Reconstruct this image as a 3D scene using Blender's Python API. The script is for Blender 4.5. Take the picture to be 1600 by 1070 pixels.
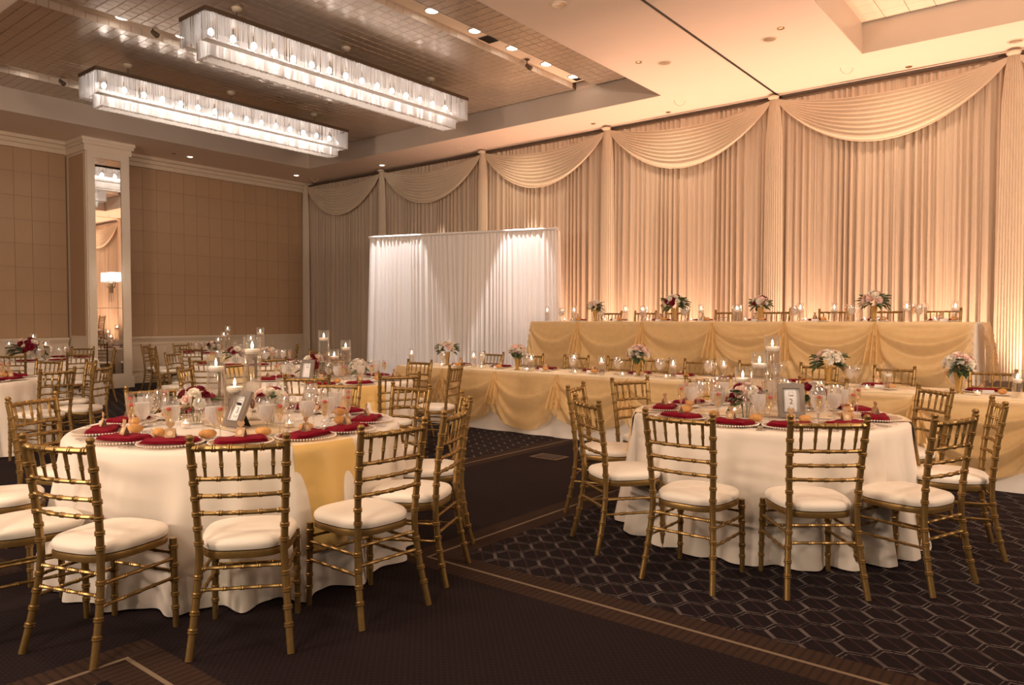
import bpy, math, random
import numpy as np
from math import sin, cos, pi, radians, sqrt, atan2, hypot
from mathutils import Vector, Matrix, Euler

random.seed(7)
S = bpy.context.scene
for o in list(bpy.data.objects):
    bpy.data.objects.remove(o)

# ------------------------------------------------------------------ camera, world, exposure
EYE = Vector((0, 0, 1.42)); FPX = 1152.0
YAW, PITCH = radians(38.4), radians(1.74)
cam_data = bpy.data.cameras.new('camera')
cam_data.sensor_width = 36; cam_data.lens = 36 * FPX / 1600
cam_data.clip_end = 100
cam = bpy.data.objects.new('camera', cam_data)
S.collection.objects.link(cam)
cam.location = EYE
cam.rotation_euler = (pi / 2 - PITCH, 0, YAW)
S.camera = cam

W = bpy.data.worlds.new('room_ambient'); S.world = W
W.use_nodes = True
W.node_tree.nodes['Background'].inputs[0].default_value = (1.0, 0.74, 0.55, 1)
W.node_tree.nodes['Background'].inputs[1].default_value = 0.11
S.view_settings.view_transform = 'Standard'
S.view_settings.look = 'None'
S.view_settings.exposure = 0.3
S.view_settings.gamma = 1.0
S.view_settings.use_curve_mapping = False
S.cycles.sample_clamp_indirect = 4.0
S.cycles.max_bounces = 8
S.cycles.transparent_max_bounces = 24
S.cycles.caustics_reflective = False
S.cycles.caustics_refractive = False

WARM = (1.0, 0.72, 0.50); AMBER = (1.0, 0.58, 0.38); NEUTRAL = (1.0, 0.88, 0.78)

def lamp(kind, name, loc, power, color, target=None, **kw):
    l = bpy.data.lights.new(name, kind); l.energy = power; l.color = color
    for k, v in kw.items():
        setattr(l, k, v)
    o = bpy.data.objects.new(name, l); S.collection.objects.link(o); o.location = loc
    if target is not None:
        o.rotation_euler = (Vector(target) - Vector(loc)).to_track_quat('-Z', 'Y').to_euler()
    return o

# added overhead fill, behind and beside the camera, without any fixtures
lamp('AREA', 'overhead_fill_light', (-5.5, 1.2, 4.95), 72, WARM, (-5.5, 1.2, 0), shape='RECTANGLE', size=2.2, size_y=.8)
lamp('AREA', 'overhead_fill_light', (1.5, 2.5, 4.95), 55, WARM, (-0.5, 4.0, 0), shape='RECTANGLE', size=.9, size_y=1.6)
lamp('AREA', 'overhead_fill_light', (-1.5, -2.0, 3.9), 88, (1.0, 0.80, 0.58), (-3.5, 3.5, 0.6), shape='RECTANGLE', size=1.0, size_y=.7)
# added upward fill from out of view to brighten the ceiling
lamp('AREA', 'ceiling_fill_light', (3.2, 4.5, 2.6), 270, (1.0, .74, .56), (0.5, 7.0, 5.1), shape='RECTANGLE', size=1.2, size_y=.6)
lamp('AREA', 'ceiling_fill_light', (-5.0, -3.6, 2.6), 300, (1.0, .74, .56), (-7.5, 3.0, 5.4), shape='RECTANGLE', size=1.2, size_y=.6)
# near-vertical beams grazing the white screen and the drape behind it
for loc, w in (((-10.55, 9.41, 5.45), 1100), ((-8.02, 10.17, 5.05), 800)):
    lamp('SPOT', 'screen_spot', loc, w, (1.0, 0.90, 0.88), (loc[0], loc[1], 0), spot_size=radians(35), spot_blend=0.18, shadow_soft_size=0.03)
for x in (-11.8, -9.15):
    lamp('SPOT', 'drape_wash', (x, 11.78, 5.05), 520 if x > -13 else 260, (1.0, 0.80, 0.64), (x, 11.84, 0), spot_size=radians(36), spot_blend=0.3, shadow_soft_size=0.03)
# amber uplights on the floor between riser and drape
UPL = [-8.35, -6.85, -5.35, -3.45, -1.75, -0.45, 1.2]
for x in UPL:
    lamp('SPOT', 'uplight_beam', (x, 11.80, 0.22), 320, AMBER, (x, 12.0, 4.0), spot_size=radians(110), spot_blend=0.9, shadow_soft_size=0.08)
# ceiling downlights in the slots
for sx in (-7.12, -10.62, -14.0):
    for y in (4.7, 6.4, 8.1, 9.8):
        lamp('SPOT', 'downlight_beam', (sx, y, 5.54), 70, WARM, (sx, y, 0), spot_size=radians(85), spot_blend=0.6, shadow_soft_size=0.07)
# chandelier lamps
for cx in (-8.92, -12.25):
    lamp('AREA', 'chandelier_lamp', (cx, 7.25, 5.02), 60, NEUTRAL, (cx, 7.25, 0), shape='RECTANGLE', size=.16, size_y=4.3)
# soffit downlights washing the top of the drape
for x in (-6.0, -2.3, -9.3):
    lamp('SPOT', 'soffit_beam', (x, 11.0, 5.05), 60, WARM, (x, 12.2, 3.2), spot_size=radians(110), spot_blend=1.0, shadow_soft_size=0.06)

# ------------------------------------------------------------------ unprojection, used once to read real positions
fw = Vector((-sin(YAW) * cos(PITCH), cos(YAW) * cos(PITCH), -sin(PITCH)))
rt = Vector((cos(YAW), sin(YAW), 0)); up = rt.cross(fw)
def at(px, py, z):
    d = fw + rt * ((px - 800) / FPX) - up * ((py - 535) / FPX)
    return EYE + d * ((z - EYE.z) / d.z)
def on_y(px, Y):
    d = fw + rt * ((px - 800) / FPX)
    return (EYE + d * (Y / d.y)).x

# ------------------------------------------------------------------ materials
class NT:
    def __init__(s, name):
        s.m = bpy.data.materials.new(name); s.m.use_nodes = True
        s.t = s.m.node_tree; s.n = s.t.nodes; s.l = s.t.links
        s.p = s.n['Principled BSDF']; s.out = s.n['Material Output']
    def node(s, t, **kw):
        n = s.n.new(t)
        for k, v in kw.items(): setattr(n, k, v)
        return n
    def put(s, sock, v):
        if hasattr(v, 'is_output'): s.l.new(v, sock)
        else: sock.default_value = v
    def math(s, op, a, b=0.0, c=0.0):
        n = s.node('ShaderNodeMath', operation=op)
        s.put(n.inputs[0], a); s.put(n.inputs[1], b); s.put(n.inputs[2], c)
        return n.outputs[0]
    def mix(s, f, a, b):
        n = s.node('ShaderNodeMix', data_type='RGBA')
        s.put(n.inputs[0], f)
        s.put(n.inputs[6], a if hasattr(a, 'is_output') else (*a, 1)); s.put(n.inputs[7], b if hasattr(b, 'is_output') else (*b, 1))
        return n.outputs[2]
    def noise(s, scale, detail=3, vec=None, rough=0.55):
        n = s.node('ShaderNodeTexNoise'); n.inputs['Scale'].default_value = scale
        n.inputs['Detail'].default_value = detail; n.inputs['Roughness'].default_value = rough
        if vec is None:
            vec = s.node('ShaderNodeTexCoord').outputs['Object']
        s.l.new(vec, n.inputs['Vector'])
        return n.outputs['Fac']
    def bump(s, h, strength=0.2, dist=0.01):
        n = s.node('ShaderNodeBump'); n.inputs['Strength'].default_value = strength; n.inputs['Distance'].default_value = dist
        s.l.new(h, n.inputs['Height']); s.l.new(n.outputs[0], s.p.inputs['Normal'])
    def xyz(s):
        g = s.node('ShaderNodeNewGeometry'); x = s.node('ShaderNodeSeparateXYZ'); s.l.new(g.outputs['Position'], x.inputs[0])
        return x.outputs[0], x.outputs[1], x.outputs[2]

def plain(name, col, rough=0.5, metal=0.0, var=0.06, scale=20, bump=0.0, bdist=0.003, **kw):
    t = NT(name)
    f = t.noise(scale)
    a = tuple(max(0, c * (1 - var)) for c in col); b = tuple(min(1, c * (1 + var)) for c in col)
    t.l.new(t.mix(f, a, b), t.p.inputs['Base Color'])
    t.p.inputs['Roughness'].default_value = rough; t.p.inputs['Metallic'].default_value = metal
    if bump: t.bump(f, bump, bdist)
    for k, v in kw.items(): t.p.inputs[k.replace('_', ' ')].default_value = v
    return t.m

def fabric(name, col, weave=260, var=0.08, sheen=0.3, transl=0.0, rough=0.8, big=3.0):
    t = NT(name)
    f = t.noise(weave, 2); g = t.noise(big, 3)
    c = t.mix(t.math('ADD', t.math('MULTIPLY', f, 0.5), t.math('MULTIPLY', g, 0.5)), tuple(x * (1 - var) for x in col), tuple(min(1, x * (1 + var)) for x in col))
    t.l.new(c, t.p.inputs['Base Color'])
    t.p.inputs['Roughness'].default_value = rough
    t.p.inputs['Sheen Weight'].default_value = sheen; t.p.inputs['Sheen Roughness'].default_value = 0.4
    t.bump(f, 0.15, 0.002)
    if transl:
        tr = t.node('ShaderNodeBsdfTranslucent'); t.l.new(c, tr.inputs[0])
        mx = t.node('ShaderNodeMixShader'); mx.inputs[0].default_value = transl
        t.l.new(t.p.outputs[0], mx.inputs[1]); t.l.new(tr.outputs[0], mx.inputs[2]); t.l.new(mx.outputs[0], t.out.inputs[0])
    return t.m

def sheer(name, col, opacity=0.7):
    t = NT(name)
    f = t.noise(14, 4)
    c = t.mix(f, tuple(x * 0.85 for x in col), tuple(min(1, x * 1.12) for x in col))
    t.l.new(c, t.p.inputs['Base Color'])
    t.p.inputs['Roughness'].default_value = 0.38; t.p.inputs['Metallic'].default_value = 0.25
    t.p.inputs['Sheen Weight'].default_value = 0.5
    tl = t.node('ShaderNodeBsdfTranslucent'); t.l.new(c, tl.inputs[0])
    m1 = t.node('ShaderNodeMixShader'); m1.inputs[0].default_value = 0.25
    t.l.new(t.p.outputs[0], m1.inputs[1]); t.l.new(tl.outputs[0], m1.inputs[2])
    tp = t.node('ShaderNodeBsdfTransparent'); tp.inputs[0].default_value = (1, 0.93, 0.78, 1)
    lw = t.node('ShaderNodeLayerWeight'); lw.inputs[0].default_value = 0.45
    fac = t.math('ADD', t.math('MULTIPLY', lw.outputs['Facing'], 1 - opacity), opacity)
    m2 = t.node('ShaderNodeMixShader'); t.l.new(fac, m2.inputs[0])
    t.l.new(tp.outputs[0], m2.inputs[1]); t.l.new(m1.outputs[0], m2.inputs[2]); t.l.new(m2.outputs[0], t.out.inputs[0])
    return t.m

def glassy(name, tint=(1, 1, 1), refl=0.12, edge=0.75, haze=0.0, hazecol=(0.9, 0.88, 0.85), rough=0.03):
    t = NT(name)
    tp = t.node('ShaderNodeBsdfTransparent'); tp.inputs[0].default_value = (*tint, 1)
    gl = t.node('ShaderNodeBsdfGlossy'); gl.inputs['Roughness'].default_value = rough
    gl.inputs[0].default_value = (1, 1, 1, 1)
    lw = t.node('ShaderNodeLayerWeight'); lw.inputs[0].default_value = 0.35
    f = t.math('ADD', t.math('MULTIPLY', t.math('POWER', lw.outputs['Facing'], 2.0), edge), refl)
    m = t.node('ShaderNodeMixShader'); t.l.new(f, m.inputs[0]); t.l.new(tp.outputs[0], m.inputs[1]); t.l.new(gl.outputs[0], m.inputs[2])
    last = m
    if haze:
        df = t.node('ShaderNodeBsdfTranslucent'); df.inputs[0].default_value = (*hazecol, 1)
        d2 = t.node('ShaderNodeBsdfDiffuse'); d2.inputs[0].default_value = (*hazecol, 1)
        dm = t.node('ShaderNodeMixShader'); t.l.new(df.outputs[0], dm.inputs[1]); t.l.new(d2.outputs[0], dm.inputs[2])
        h = t.node('ShaderNodeMixShader'); h.inputs[0].default_value = haze
        t.l.new(m.outputs[0], h.inputs[1]); t.l.new(dm.outputs[0], h.inputs[2]); last = h
    t.l.new(last.outputs[0], t.out.inputs[0])
    return t.m

def emitter(name, col, strength):
    t = NT(name)
    e = t.node('ShaderNodeEmission'); e.inputs[0].default_value = (*col, 1); e.inputs[1].default_value = strength
    t.l.new(e.outputs[0], t.out.inputs[0])
    return t.m

def carpet_mat():
    t = NT('patterned_carpet'); x, y, z = t.xyz(); M = t.math
    def band(v, c, hw):  # 1 where |v-c| < hw
        return M('LESS_THAN', M('ABSOLUTE', M('SUBTRACT', v, c)), hw)
    def AND(a, b): return M('MULTIPLY', a, b)
    def OR(a, b): return M('MAXIMUM', a, b)
    # signed distance to the three figured fields (negative inside)
    fA = M('MAXIMUM', M('SUBTRACT', -3.12, x), M('SUBTRACT', 3.125, y))                 # right field
    fB = M('MAXIMUM', M('SUBTRACT', x, -4.88), M('SUBTRACT', 3.125, y))                 # left field
    fC = M('MAXIMUM', M('SUBTRACT', -3.17, x), M('SUBTRACT', y, 1.39))                  # near field
    fD = M('MAXIMUM', M('SUBTRACT', x, -4.88), M('SUBTRACT', y, 1.39))
    sd = M('MINIMUM', M('MINIMUM', fA, fB), M('MINIMUM', fC, fD))
    inside = M('LESS_THAN', sd, -0.135)
    border = M('LESS_THAN', M('ABSOLUTE', sd), 0.135)
    gold = M('LESS_THAN', M('ABSOLUTE', sd), 0.010)
    # ribs in the border, across it
    horiz = OR(AND(M('LESS_THAN', M('ABSOLUTE', M('SUBTRACT', y, 3.125)), 0.135), OR(M('GREATER_THAN', x, -3.2), M('LESS_THAN', x, -4.8))),
               AND(M('LESS_THAN', M('ABSOLUTE', M('SUBTRACT', y, 1.39)), 0.135), OR(M('GREATER_THAN', x, -3.2), M('LESS_THAN', x, -4.8))))
    co = M('ADD', M('MULTIPLY', x, horiz), M('MULTIPLY', y, M('SUBTRACT', 1.0, horiz)))
    rib = M('LESS_THAN', M('FRACT', M('MULTIPLY', M('ADD', co, 50), 26.0)), 0.34)
    # hexagon net
    sc = 1 / 0.162; ca, sa = cos(radians(-45)), sin(radians(-45))
    u = M('ADD', M('MULTIPLY', M('ADD', M('MULTIPLY', x, ca), M('MULTIPLY', y, -sa)), sc), 400.0)
    v = M('ADD', M('MULTIPLY', M('ADD', M('MULTIPLY', x, sa), M('MULTIPLY', y, ca)), sc * 0.90), 400.0)
    r3 = sqrt(3)
    ax = M('SUBTRACT', M('MODULO', u, 1.0), 0.5); ay = M('SUBTRACT', M('MODULO', v, r3), r3 / 2)
    bx = M('SUBTRACT', M('MODULO', M('ADD', u, 0.5), 1.0), 0.5); by = M('SUBTRACT', M('MODULO', M('ADD', v, r3 / 2), r3), r3 / 2)
    da = M('ADD', M('MULTIPLY', ax, ax), M('MULTIPLY', ay, ay)); db = M('ADD', M('MULTIPLY', bx, bx), M('MULTIPLY', by, by))
    sel = M('LESS_THAN', da, db); nsel = M('SUBTRACT', 1.0, sel)
    gx = M('ABSOLUTE', M('ADD', M('MULTIPLY', ax, sel), M('MULTIPLY', bx, nsel)))
    gy = M('ABSOLUTE', M('ADD', M('MULTIPLY', ay, sel), M('MULTIPLY', by, nsel)))
    slant = M('ADD', M('MULTIPLY', gx, 0.5), M('MULTIPLY', gy, r3 / 2))
    ed = M('SUBTRACT', 0.5, M('MAXIMUM', gx, slant))
    line = AND(M('GREATER_THAN', ed, 0.050), M('LESS_THAN', ed, 0.092))
    geo = t.node('ShaderNodeNewGeometry').outputs['Position']
    fade = t.noise(7.0, 2, geo)
    dash = M('MULTIPLY_ADD', M('GREATER_THAN', t.noise(45.0, 1, geo), 0.42), 0.75, 0.25)
    # node bars: ticks where edges meet
    tick = AND(M('GREATER_THAN', slant, 0.40), AND(M('LESS_THAN', gx, 0.52), M('GREATER_THAN', gx, 0.455)))
    short = M('GREATER_THAN', gx, slant)
    bar = AND(short, M('LESS_THAN', ed, 0.062))
    line = AND(M('SUBTRACT', 1.0, short), AND(M('GREATER_THAN', ed, 0.042), M('LESS_THAN', ed, 0.075)))
    hexl = OR(M('MULTIPLY', line, dash), M('MULTIPLY', bar, 0.8))
    fine = M('LESS_THAN', M('FRACT', M('MULTIPLY', u, 2.0)), 0.12)
    # plain aisle: small woven dots
    q = 42.0
    d1 = M('FRACT', M('MULTIPLY', M('ADD', M('ADD', x, y), 90), q * 0.7)); d2 = M('FRACT', M('MULTIPLY', M('ADD', M('SUBTRACT', x, y), 90), q * 0.7))
    dot = AND(M('LESS_THAN', d1, 0.42), M('LESS_THAN', d2, 0.42))
    n1 = t.noise(160, 3, geo, 0.7)
    base = t.mix(n1, (0.0050, 0.0030, 0.0050), (0.019, 0.011, 0.0125))
    c = t.mix(M('MULTIPLY', dot, 0.55), base, (0.034, 0.017, 0.017))
    fieldc = t.mix(M('MULTIPLY', fine, 0.35), t.mix(n1, (0.0045, 0.0028, 0.005), (0.017, 0.010, 0.012)), (0.07, 0.03, 0.04))
    fieldc = t.mix(M('MULTIPLY', hexl, M('MULTIPLY_ADD', fade, 1.8, -0.35)), fieldc, (0.185, 0.16, 0.15))
    c = t.mix(inside, c, fieldc)
    bc = t.mix(M('MULTIPLY', rib, 0.55), t.mix(n1, (0.026, 0.014, 0.0095), (0.055, 0.030, 0.020)), (0.014, 0.008, 0.009))
    c = t.mix(border, c, bc)
    c = t.mix(gold, c, (0.20, 0.15, 0.105))
    t.l.new(c, t.p.inputs['Base Color']); t.p.inputs['Roughness'].default_value = 0.95
    t.p.inputs['Specular IOR Level'].default_value = 0.15
    t.bump(n1, 0.5, 0.006)
    return t.m

def strand_mat():
    t = NT('crystal_strand')
    tl = t.node('ShaderNodeBsdfTranslucent'); tl.inputs[0].default_value = (0.95, 0.92, 0.90, 1)
    gl = t.node('ShaderNodeBsdfGlossy'); gl.inputs['Roughness'].default_value = 0.15; gl.inputs[0].default_value = (1, 0.97, 0.94, 1)
    m = t.node('ShaderNodeMixShader'); m.inputs[0].default_value = 0.25
    t.l.new(tl.outputs[0], m.inputs[1]); t.l.new(gl.outputs[0], m.inputs[2])
    tp = t.node('ShaderNodeBsdfTransparent')
    m2 = t.node('ShaderNodeMixShader'); m2.inputs[0].default_value = 0.70
    t.l.new(tp.outputs[0], m2.inputs[1]); t.l.new(m.outputs[0], m2.inputs[2]); t.l.new(m2.outputs[0], t.out.inputs[0])
    return t.m

M = {}
M['soffit'] = plain('cream_ceiling_paint', (0.86, 0.72, 0.62), 0.75, var=0.02, scale=3)
M['tray_side'] = plain('beige_tray_paint', (0.62, 0.52, 0.43), 0.35, var=0.03, scale=3)
M['foil'] = plain('metallic_foil_tile', (0.58, 0.485, 0.395), 0.25, 0.62, var=0.08, scale=9, bump=0.05, bdist=0.003)
M['slot'] = plain('pale_slot_paint', (0.88, 0.76, 0.62), 0.6, var=0.02)
M['wall'] = plain('brown_wall_backing', (0.20, 0.13, 0.08), 0.8)
M['panel'] = fabric('brown_wall_covering', (0.48, 0.315, 0.185), weave=120, var=0.14, sheen=0.2, rough=0.55)
M['panel2'] = fabric('brown_wall_covering_grey', (0.47, 0.310, 0.183), weave=120, var=0.14, sheen=0.2, rough=0.55)
M['trim'] = plain('cream_trim_paint', (0.74, 0.62, 0.48), 0.45, var=0.03, scale=4)
M['column'] = plain('cream_column_paint', (0.80, 0.69, 0.56), 0.45, var=0.03, scale=4)
M['mirror'] = plain('mirror_silver', (0.93, 0.90, 0.86), 0.02, 1.0, var=0.0)
M['carpet'] = carpet_mat()
M['drape'] = fabric('champagne_drape', (0.66, 0.53, 0.405), 200, 0.05, 0.35, 0.18)
M['swag'] = fabric('champagne_swag', (0.83, 0.71, 0.56), 200, 0.04, 0.4, 0.25, rough=0.6)
M['screen'] = fabric('white_drape', (0.80, 0.765, 0.745), 200, 0.03, 0.3, 0.12)
M['linen'] = fabric('ivory_tablecloth', (0.80, 0.725, 0.64), 320, 0.03, 0.25)
M['linenw'] = fabric('white_table_skirt', (0.78, 0.73, 0.69), 320, 0.03, 0.25)
M['cream'] = fabric('cream_gold_table_top', (0.82, 0.68, 0.44), 320, 0.04, 0.25)
M['runner'] = fabric('gold_runner', (0.72, 0.47, 0.15), 320, 0.07, 0.7, rough=0.45)
M['organza'] = sheer('gold_organza', (0.84, 0.57, 0.25), 0.50)
M['gold'] = plain('gold_chair_paint', (0.32, 0.20, 0.070), 0.36, 0.72, var=0.22, scale=60, bump=0.08, bdist=0.001)
M['cushion'] = fabric('ivory_cushion_vinyl', (0.86, 0.79, 0.70), 60, 0.02, 0.15, rough=0.5)
M['glass'] = glassy('clear_glass', refl=0.13, edge=0.85, haze=0.05)
M['vaseglass'] = glassy('vase_glass', refl=0.05, edge=0.7, haze=0.02)
M['water'] = glassy('still_water', (0.97, 0.95, 0.92), refl=0.10, edge=0.5, haze=0.03)
M['icewater'] = glassy('iced_water', refl=0.15, edge=0.4, haze=0.78, hazecol=(0.97, 0.93, 0.90), rough=0.2)
M['champagne'] = glassy('champagne', (1.0, 0.90, 0.70), refl=0.06, edge=0.3, haze=0.22, hazecol=(0.95, 0.80, 0.55))
M['red'] = fabric('burgundy_satin', (0.19, 0.002, 0.014), 300, 0.15, 0.0, rough=0.65)
M['red'].node_tree.nodes['Principled BSDF'].inputs['Specular IOR Level'].default_value = 0.15
M['berry'] = plain('raspberry', (0.62, 0.05, 0.05), 0.45, scale=200, var=0.3, bump=0.5)
M['plate'] = glassy('charger_glass', (0.98, 0.93, 0.88), refl=0.25, edge=0.6, haze=0.40, hazecol=(0.85, 0.72, 0.62), rough=0.12)
M['bead'] = plain('glass_bead', (0.85, 0.78, 0.72), 0.12, 0.25)
M['china'] = plain('white_china', (0.86, 0.81, 0.76), 0.22, var=0.02)
M['bread'] = plain('bread_crust', (0.58, 0.29, 0.09), 0.7, var=0.45, scale=40, bump=0.2)
M['steel'] = plain('polished_flatware', (0.74, 0.66, 0.60), 0.2, 1.0)
M['kraft'] = plain('kraft_card', (0.48, 0.30, 0.16), 0.8, var=0.12, scale=120)
M['kraftl'] = plain('pale_kraft_label', (0.70, 0.52, 0.34), 0.8, var=0.1, scale=120)
M['kraftd'] = plain('dark_kraft_side', (0.15, 0.08, 0.045), 0.8)
M['wax'] = plain('white_wax', (0.93, 0.86, 0.76), 0.4, var=0.01, Subsurface_Weight=0.3, Subsurface_Scale=0.03)
M['flame'] = emitter('candle_flame', (1.0, 0.82, 0.55), 34)
M['bulb'] = emitter('lit_bulb', (1.0, 0.93, 0.88), 45)
M['lens'] = emitter('lit_downlight', (1.0, 0.90, 0.76), 9)
M['shade'] = emitter('lit_lamp_shade', (1.0, 0.90, 0.78), 1.9)
M['strand'] = strand_mat()
def _diff():
    t = NT('frosted_diffuser')
    tl = t.node('ShaderNodeBsdfTranslucent'); tl.inputs[0].default_value = (0.93, 0.90, 0.87, 1)
    d = t.node('ShaderNodeBsdfDiffuse'); d.inputs[0].default_value = (0.93, 0.90, 0.87, 1)
    m = t.node('ShaderNodeMixShader'); m.inputs[0].default_value = 0.6
    t.l.new(tl.outputs[0], m.inputs[1]); t.l.new(d.outputs[0], m.inputs[2]); t.l.new(m.outputs[0], t.out.inputs[0])
    return t.m
M['diffuser'] = _diff()
M['bronze'] = plain('brown_bronze', (0.12, 0.08, 0.05), 0.6, 0.3)
M['brass'] = plain('aged_brass', (0.42, 0.30, 0.18), 0.3, 0.9)
M['silver'] = plain('pewter_frame', (0.36, 0.31, 0.27), 0.36, 0.65)
M['paper'] = plain('white_card', (0.80, 0.79, 0.80), 0.7, var=0.01)
M['ink'] = plain('grey_ink', (0.10, 0.10, 0.11), 0.7)
M['white_p'] = plain('white_petal', (0.88, 0.82, 0.72), 0.6, var=0.06, Subsurface_Weight=0.15, Subsurface_Scale=0.01)
M['blush_p'] = plain('blush_petal', (0.88, 0.66, 0.59), 0.6, var=0.08, Subsurface_Weight=0.15, Subsurface_Scale=0.01)
M['burg_p'] = plain('burgundy_petal', (0.22, 0.008, 0.025), 0.55, var=0.2)
M['leaf'] = plain('green_leaf', (0.085, 0.12, 0.045), 0.5, var=0.35, scale=30)
M['leaf2'] = plain('sage_leaf', (0.20, 0.25, 0.15), 0.55, var=0.3, scale=30)
M['goldvase'] = plain('gold_mercury_vase', (0.56, 0.38, 0.14), 0.28, 0.75, var=0.2, scale=50, bump=0.3)
M['dark'] = plain('dark_metal', (0.03, 0.026, 0.024), 0.45, 0.5)
M['riser'] = plain('riser_carpet', (0.05, 0.035, 0.03), 0.9)
M['chrome'] = plain('downlight_reflector', (0.75, 0.68, 0.6), 0.18, 0.9)

# ------------------------------------------------------------------ mesh helpers
class MB:
    def __init__(s): s.v = []; s.f = []; s.mi = []; s.cur = 0; s.soft = False
    def add(s, vs, fs):
        b = len(s.v); s.v += [tuple(p) for p in vs]
        s.f += [tuple(i + b for i in f) for f in fs]; s.mi += [s.cur] * len(fs)
        return s
    def box(s, x0, x1, y0, y1, z0, z1):
        return s.add([(x0, y0, z0), (x1, y0, z0), (x1, y1, z0), (x0, y1, z0), (x0, y0, z1), (x1, y0, z1), (x1, y1, z1), (x0, y1, z1)],
                     [(0, 3, 2, 1), (4, 5, 6, 7), (0, 1, 5, 4), (1, 2, 6, 5), (2, 3, 7, 6), (3, 0, 4, 7)])
    def tube(s, pts, rs, seg=8, cap=True):
        pts = [Vector(p) for p in pts]; n = len(pts); vs = []
        ref = Vector((0, 0, 1))
        if abs((pts[-1] - pts[0]).normalized().z) > 0.8: ref = Vector((0, 1, 0))
        for i, p in enumerate(pts):
            d = (pts[min(i + 1, n - 1)] - pts[max(i - 1, 0)]).normalized()
            a = d.cross(ref).normalized(); b = d.cross(a).normalized(); r = rs[i] if hasattr(rs, '__len__') else rs
            for k in range(seg):
                t = 2 * pi * k / seg; vs.append(p + a * (r * cos(t)) + b * (r * sin(t)))
        fs = [(i * seg + k, i * seg + (k + 1) % seg, (i + 1) * seg + (k + 1) % seg, (i + 1) * seg + k) for i in range(n - 1) for k in range(seg)]
        if cap: fs += [tuple(range(seg))[::-1], tuple(range((n - 1) * seg, n * seg))]
        return s.add(vs, fs)
    def lathe(s, prof, seg=16, c=(0, 0, 0), capb=True, capt=True):
        vs = []
        for r, z in prof:
            for k in range(seg):
                t = 2 * pi * k / seg; vs.append((c[0] + r * cos(t), c[1] + r * sin(t), c[2] + z))
        n = len(prof)
        fs = [(i * seg + k, i * seg + (k + 1) % seg, (i + 1) * seg + (k + 1) % seg, (i + 1) * seg + k) for i in range(n - 1) for k in range(seg)]
        if capb: fs.append(tuple(range(seg))[::-1])
        if capt: fs.append(tuple(range((n - 1) * seg, n * seg)))
        return s.add(vs, fs)
    def grid(s, P):
        s.soft = True; nu, nv = len(P), len(P[0]); vs = [p for row in P for p in row]
        return s.add(vs, [(i * nv + j, (i + 1) * nv + j, (i + 1) * nv + j + 1, i * nv + j + 1) for i in range(nu - 1) for j in range(nv - 1)])
    def mesh(s, name, mat, smooth=True):
        me = bpy.data.meshes.new(name); me.from_pydata(s.v, [], s.f)
        for m in (mat if isinstance(mat, (list, tuple)) else [mat]): me.materials.append(M[m] if isinstance(m, str) else m)
        if any(s.mi): me.polygons.foreach_set('material_index', s.mi)
        if smooth:
            me.polygons.foreach_set('use_smooth', [True] * len(me.polygons))
            try:
                if not s.soft: me.set_sharp_from_angle(angle=radians(42))
            except Exception: pass
        me.update(); return me

def link(name, me, parent=None, loc=(0, 0, 0), rot=(0, 0, 0), scale=None, **props):
    o = bpy.data.objects.new(name, me); S.collection.objects.link(o)
    o.location = loc; o.rotation_euler = rot
    if scale is not None: o.scale = (scale,) * 3 if not hasattr(scale, '__len__') else scale
    if parent is not None: o.parent = parent
    for k, v in props.items(): o[k] = v
    return o
def struct(name, mb, mat, parent=None, smooth=False):
    o = link(name, mb.mesh(name, mat, smooth), parent)
    if parent is None: o['kind'] = 'structure'
    return o
class Tp:
    """a template: one mesh (or None) with its child templates"""
    def __init__(s, name, me, kids=(), loc=(0, 0, 0), rot=(0, 0, 0), scale=None, **props):
        s.name, s.me, s.kids, s.loc, s.rot, s.scale, s.props = name, me, list(kids), loc, rot, scale, props
def spawn(tp, loc=None, rot=None, scale=None, parent=None, **props):
    pr = dict(tp.props); pr.update(props)
    o = link(tp.name, tp.me, parent, tp.loc if loc is None else loc, tp.rot if rot is None else rot, tp.scale if scale is None else scale, **pr)
    for k in tp.kids: spawn(k, parent=o)
    return o

# ------------------------------------------------------------------ structure
XL, YB = -16.95, 12.42
ZS, ZT = 5.10, 5.51
struct('floor', MB().box(XL - .2, 7, -5, YB + .2, -0.1, 0), 'carpet')
T1 = (-15.1, -5.66, 3.20, 11.10); T2 = (-2.62, 4.6, 0.5, 11.10)
c = MB()
# soffit slab with two recessed trays
c.box(XL - .2, 7, 11.10, YB + .2, ZS, 5.7)
c.box(XL - .2, -15.1, -5, 11.10, ZS, 5.7)
c.box(-15.1, -5.66, -5, 3.20, ZS, 5.7)
c.box(-5.66, -4.17, -5, 11.10, ZS, 5.7)
c.box(-4.15, -2.62, -5, 11.10, ZS, 5.7)
c.box(-4.17, -4.15, -5, 11.10, ZS + .04, 5.7)
c.box(-2.62, 4.6, -5, 0.5, ZS, 5.7)
c.box(4.6, 7, -5, 11.10, ZS, 5.7)
ceil = struct('ceiling', c, 'soffit')
def ring(x0, x1, y0, y1, t=0.012):   # painted lining of a tray
    b = MB()
    b.box(x0, x0 + t, y0, y1, ZS + .001, ZT); b.box(x1 - t, x1, y0, y1, ZS + .001, ZT)
    b.box(x0 + t, x1 - t, y0, y0 + t, ZS + .001, ZT); b.box(x0 + t, x1 - t, y1 - t, y1, ZS + .001, ZT)
    return b
link('tray_lining', ring(*T1).mesh('tray_lining', 'tray_side', False), ceil)
link('tray_lining', ring(*T2).mesh('tray_lining', 'tray_side', False), ceil)
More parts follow.
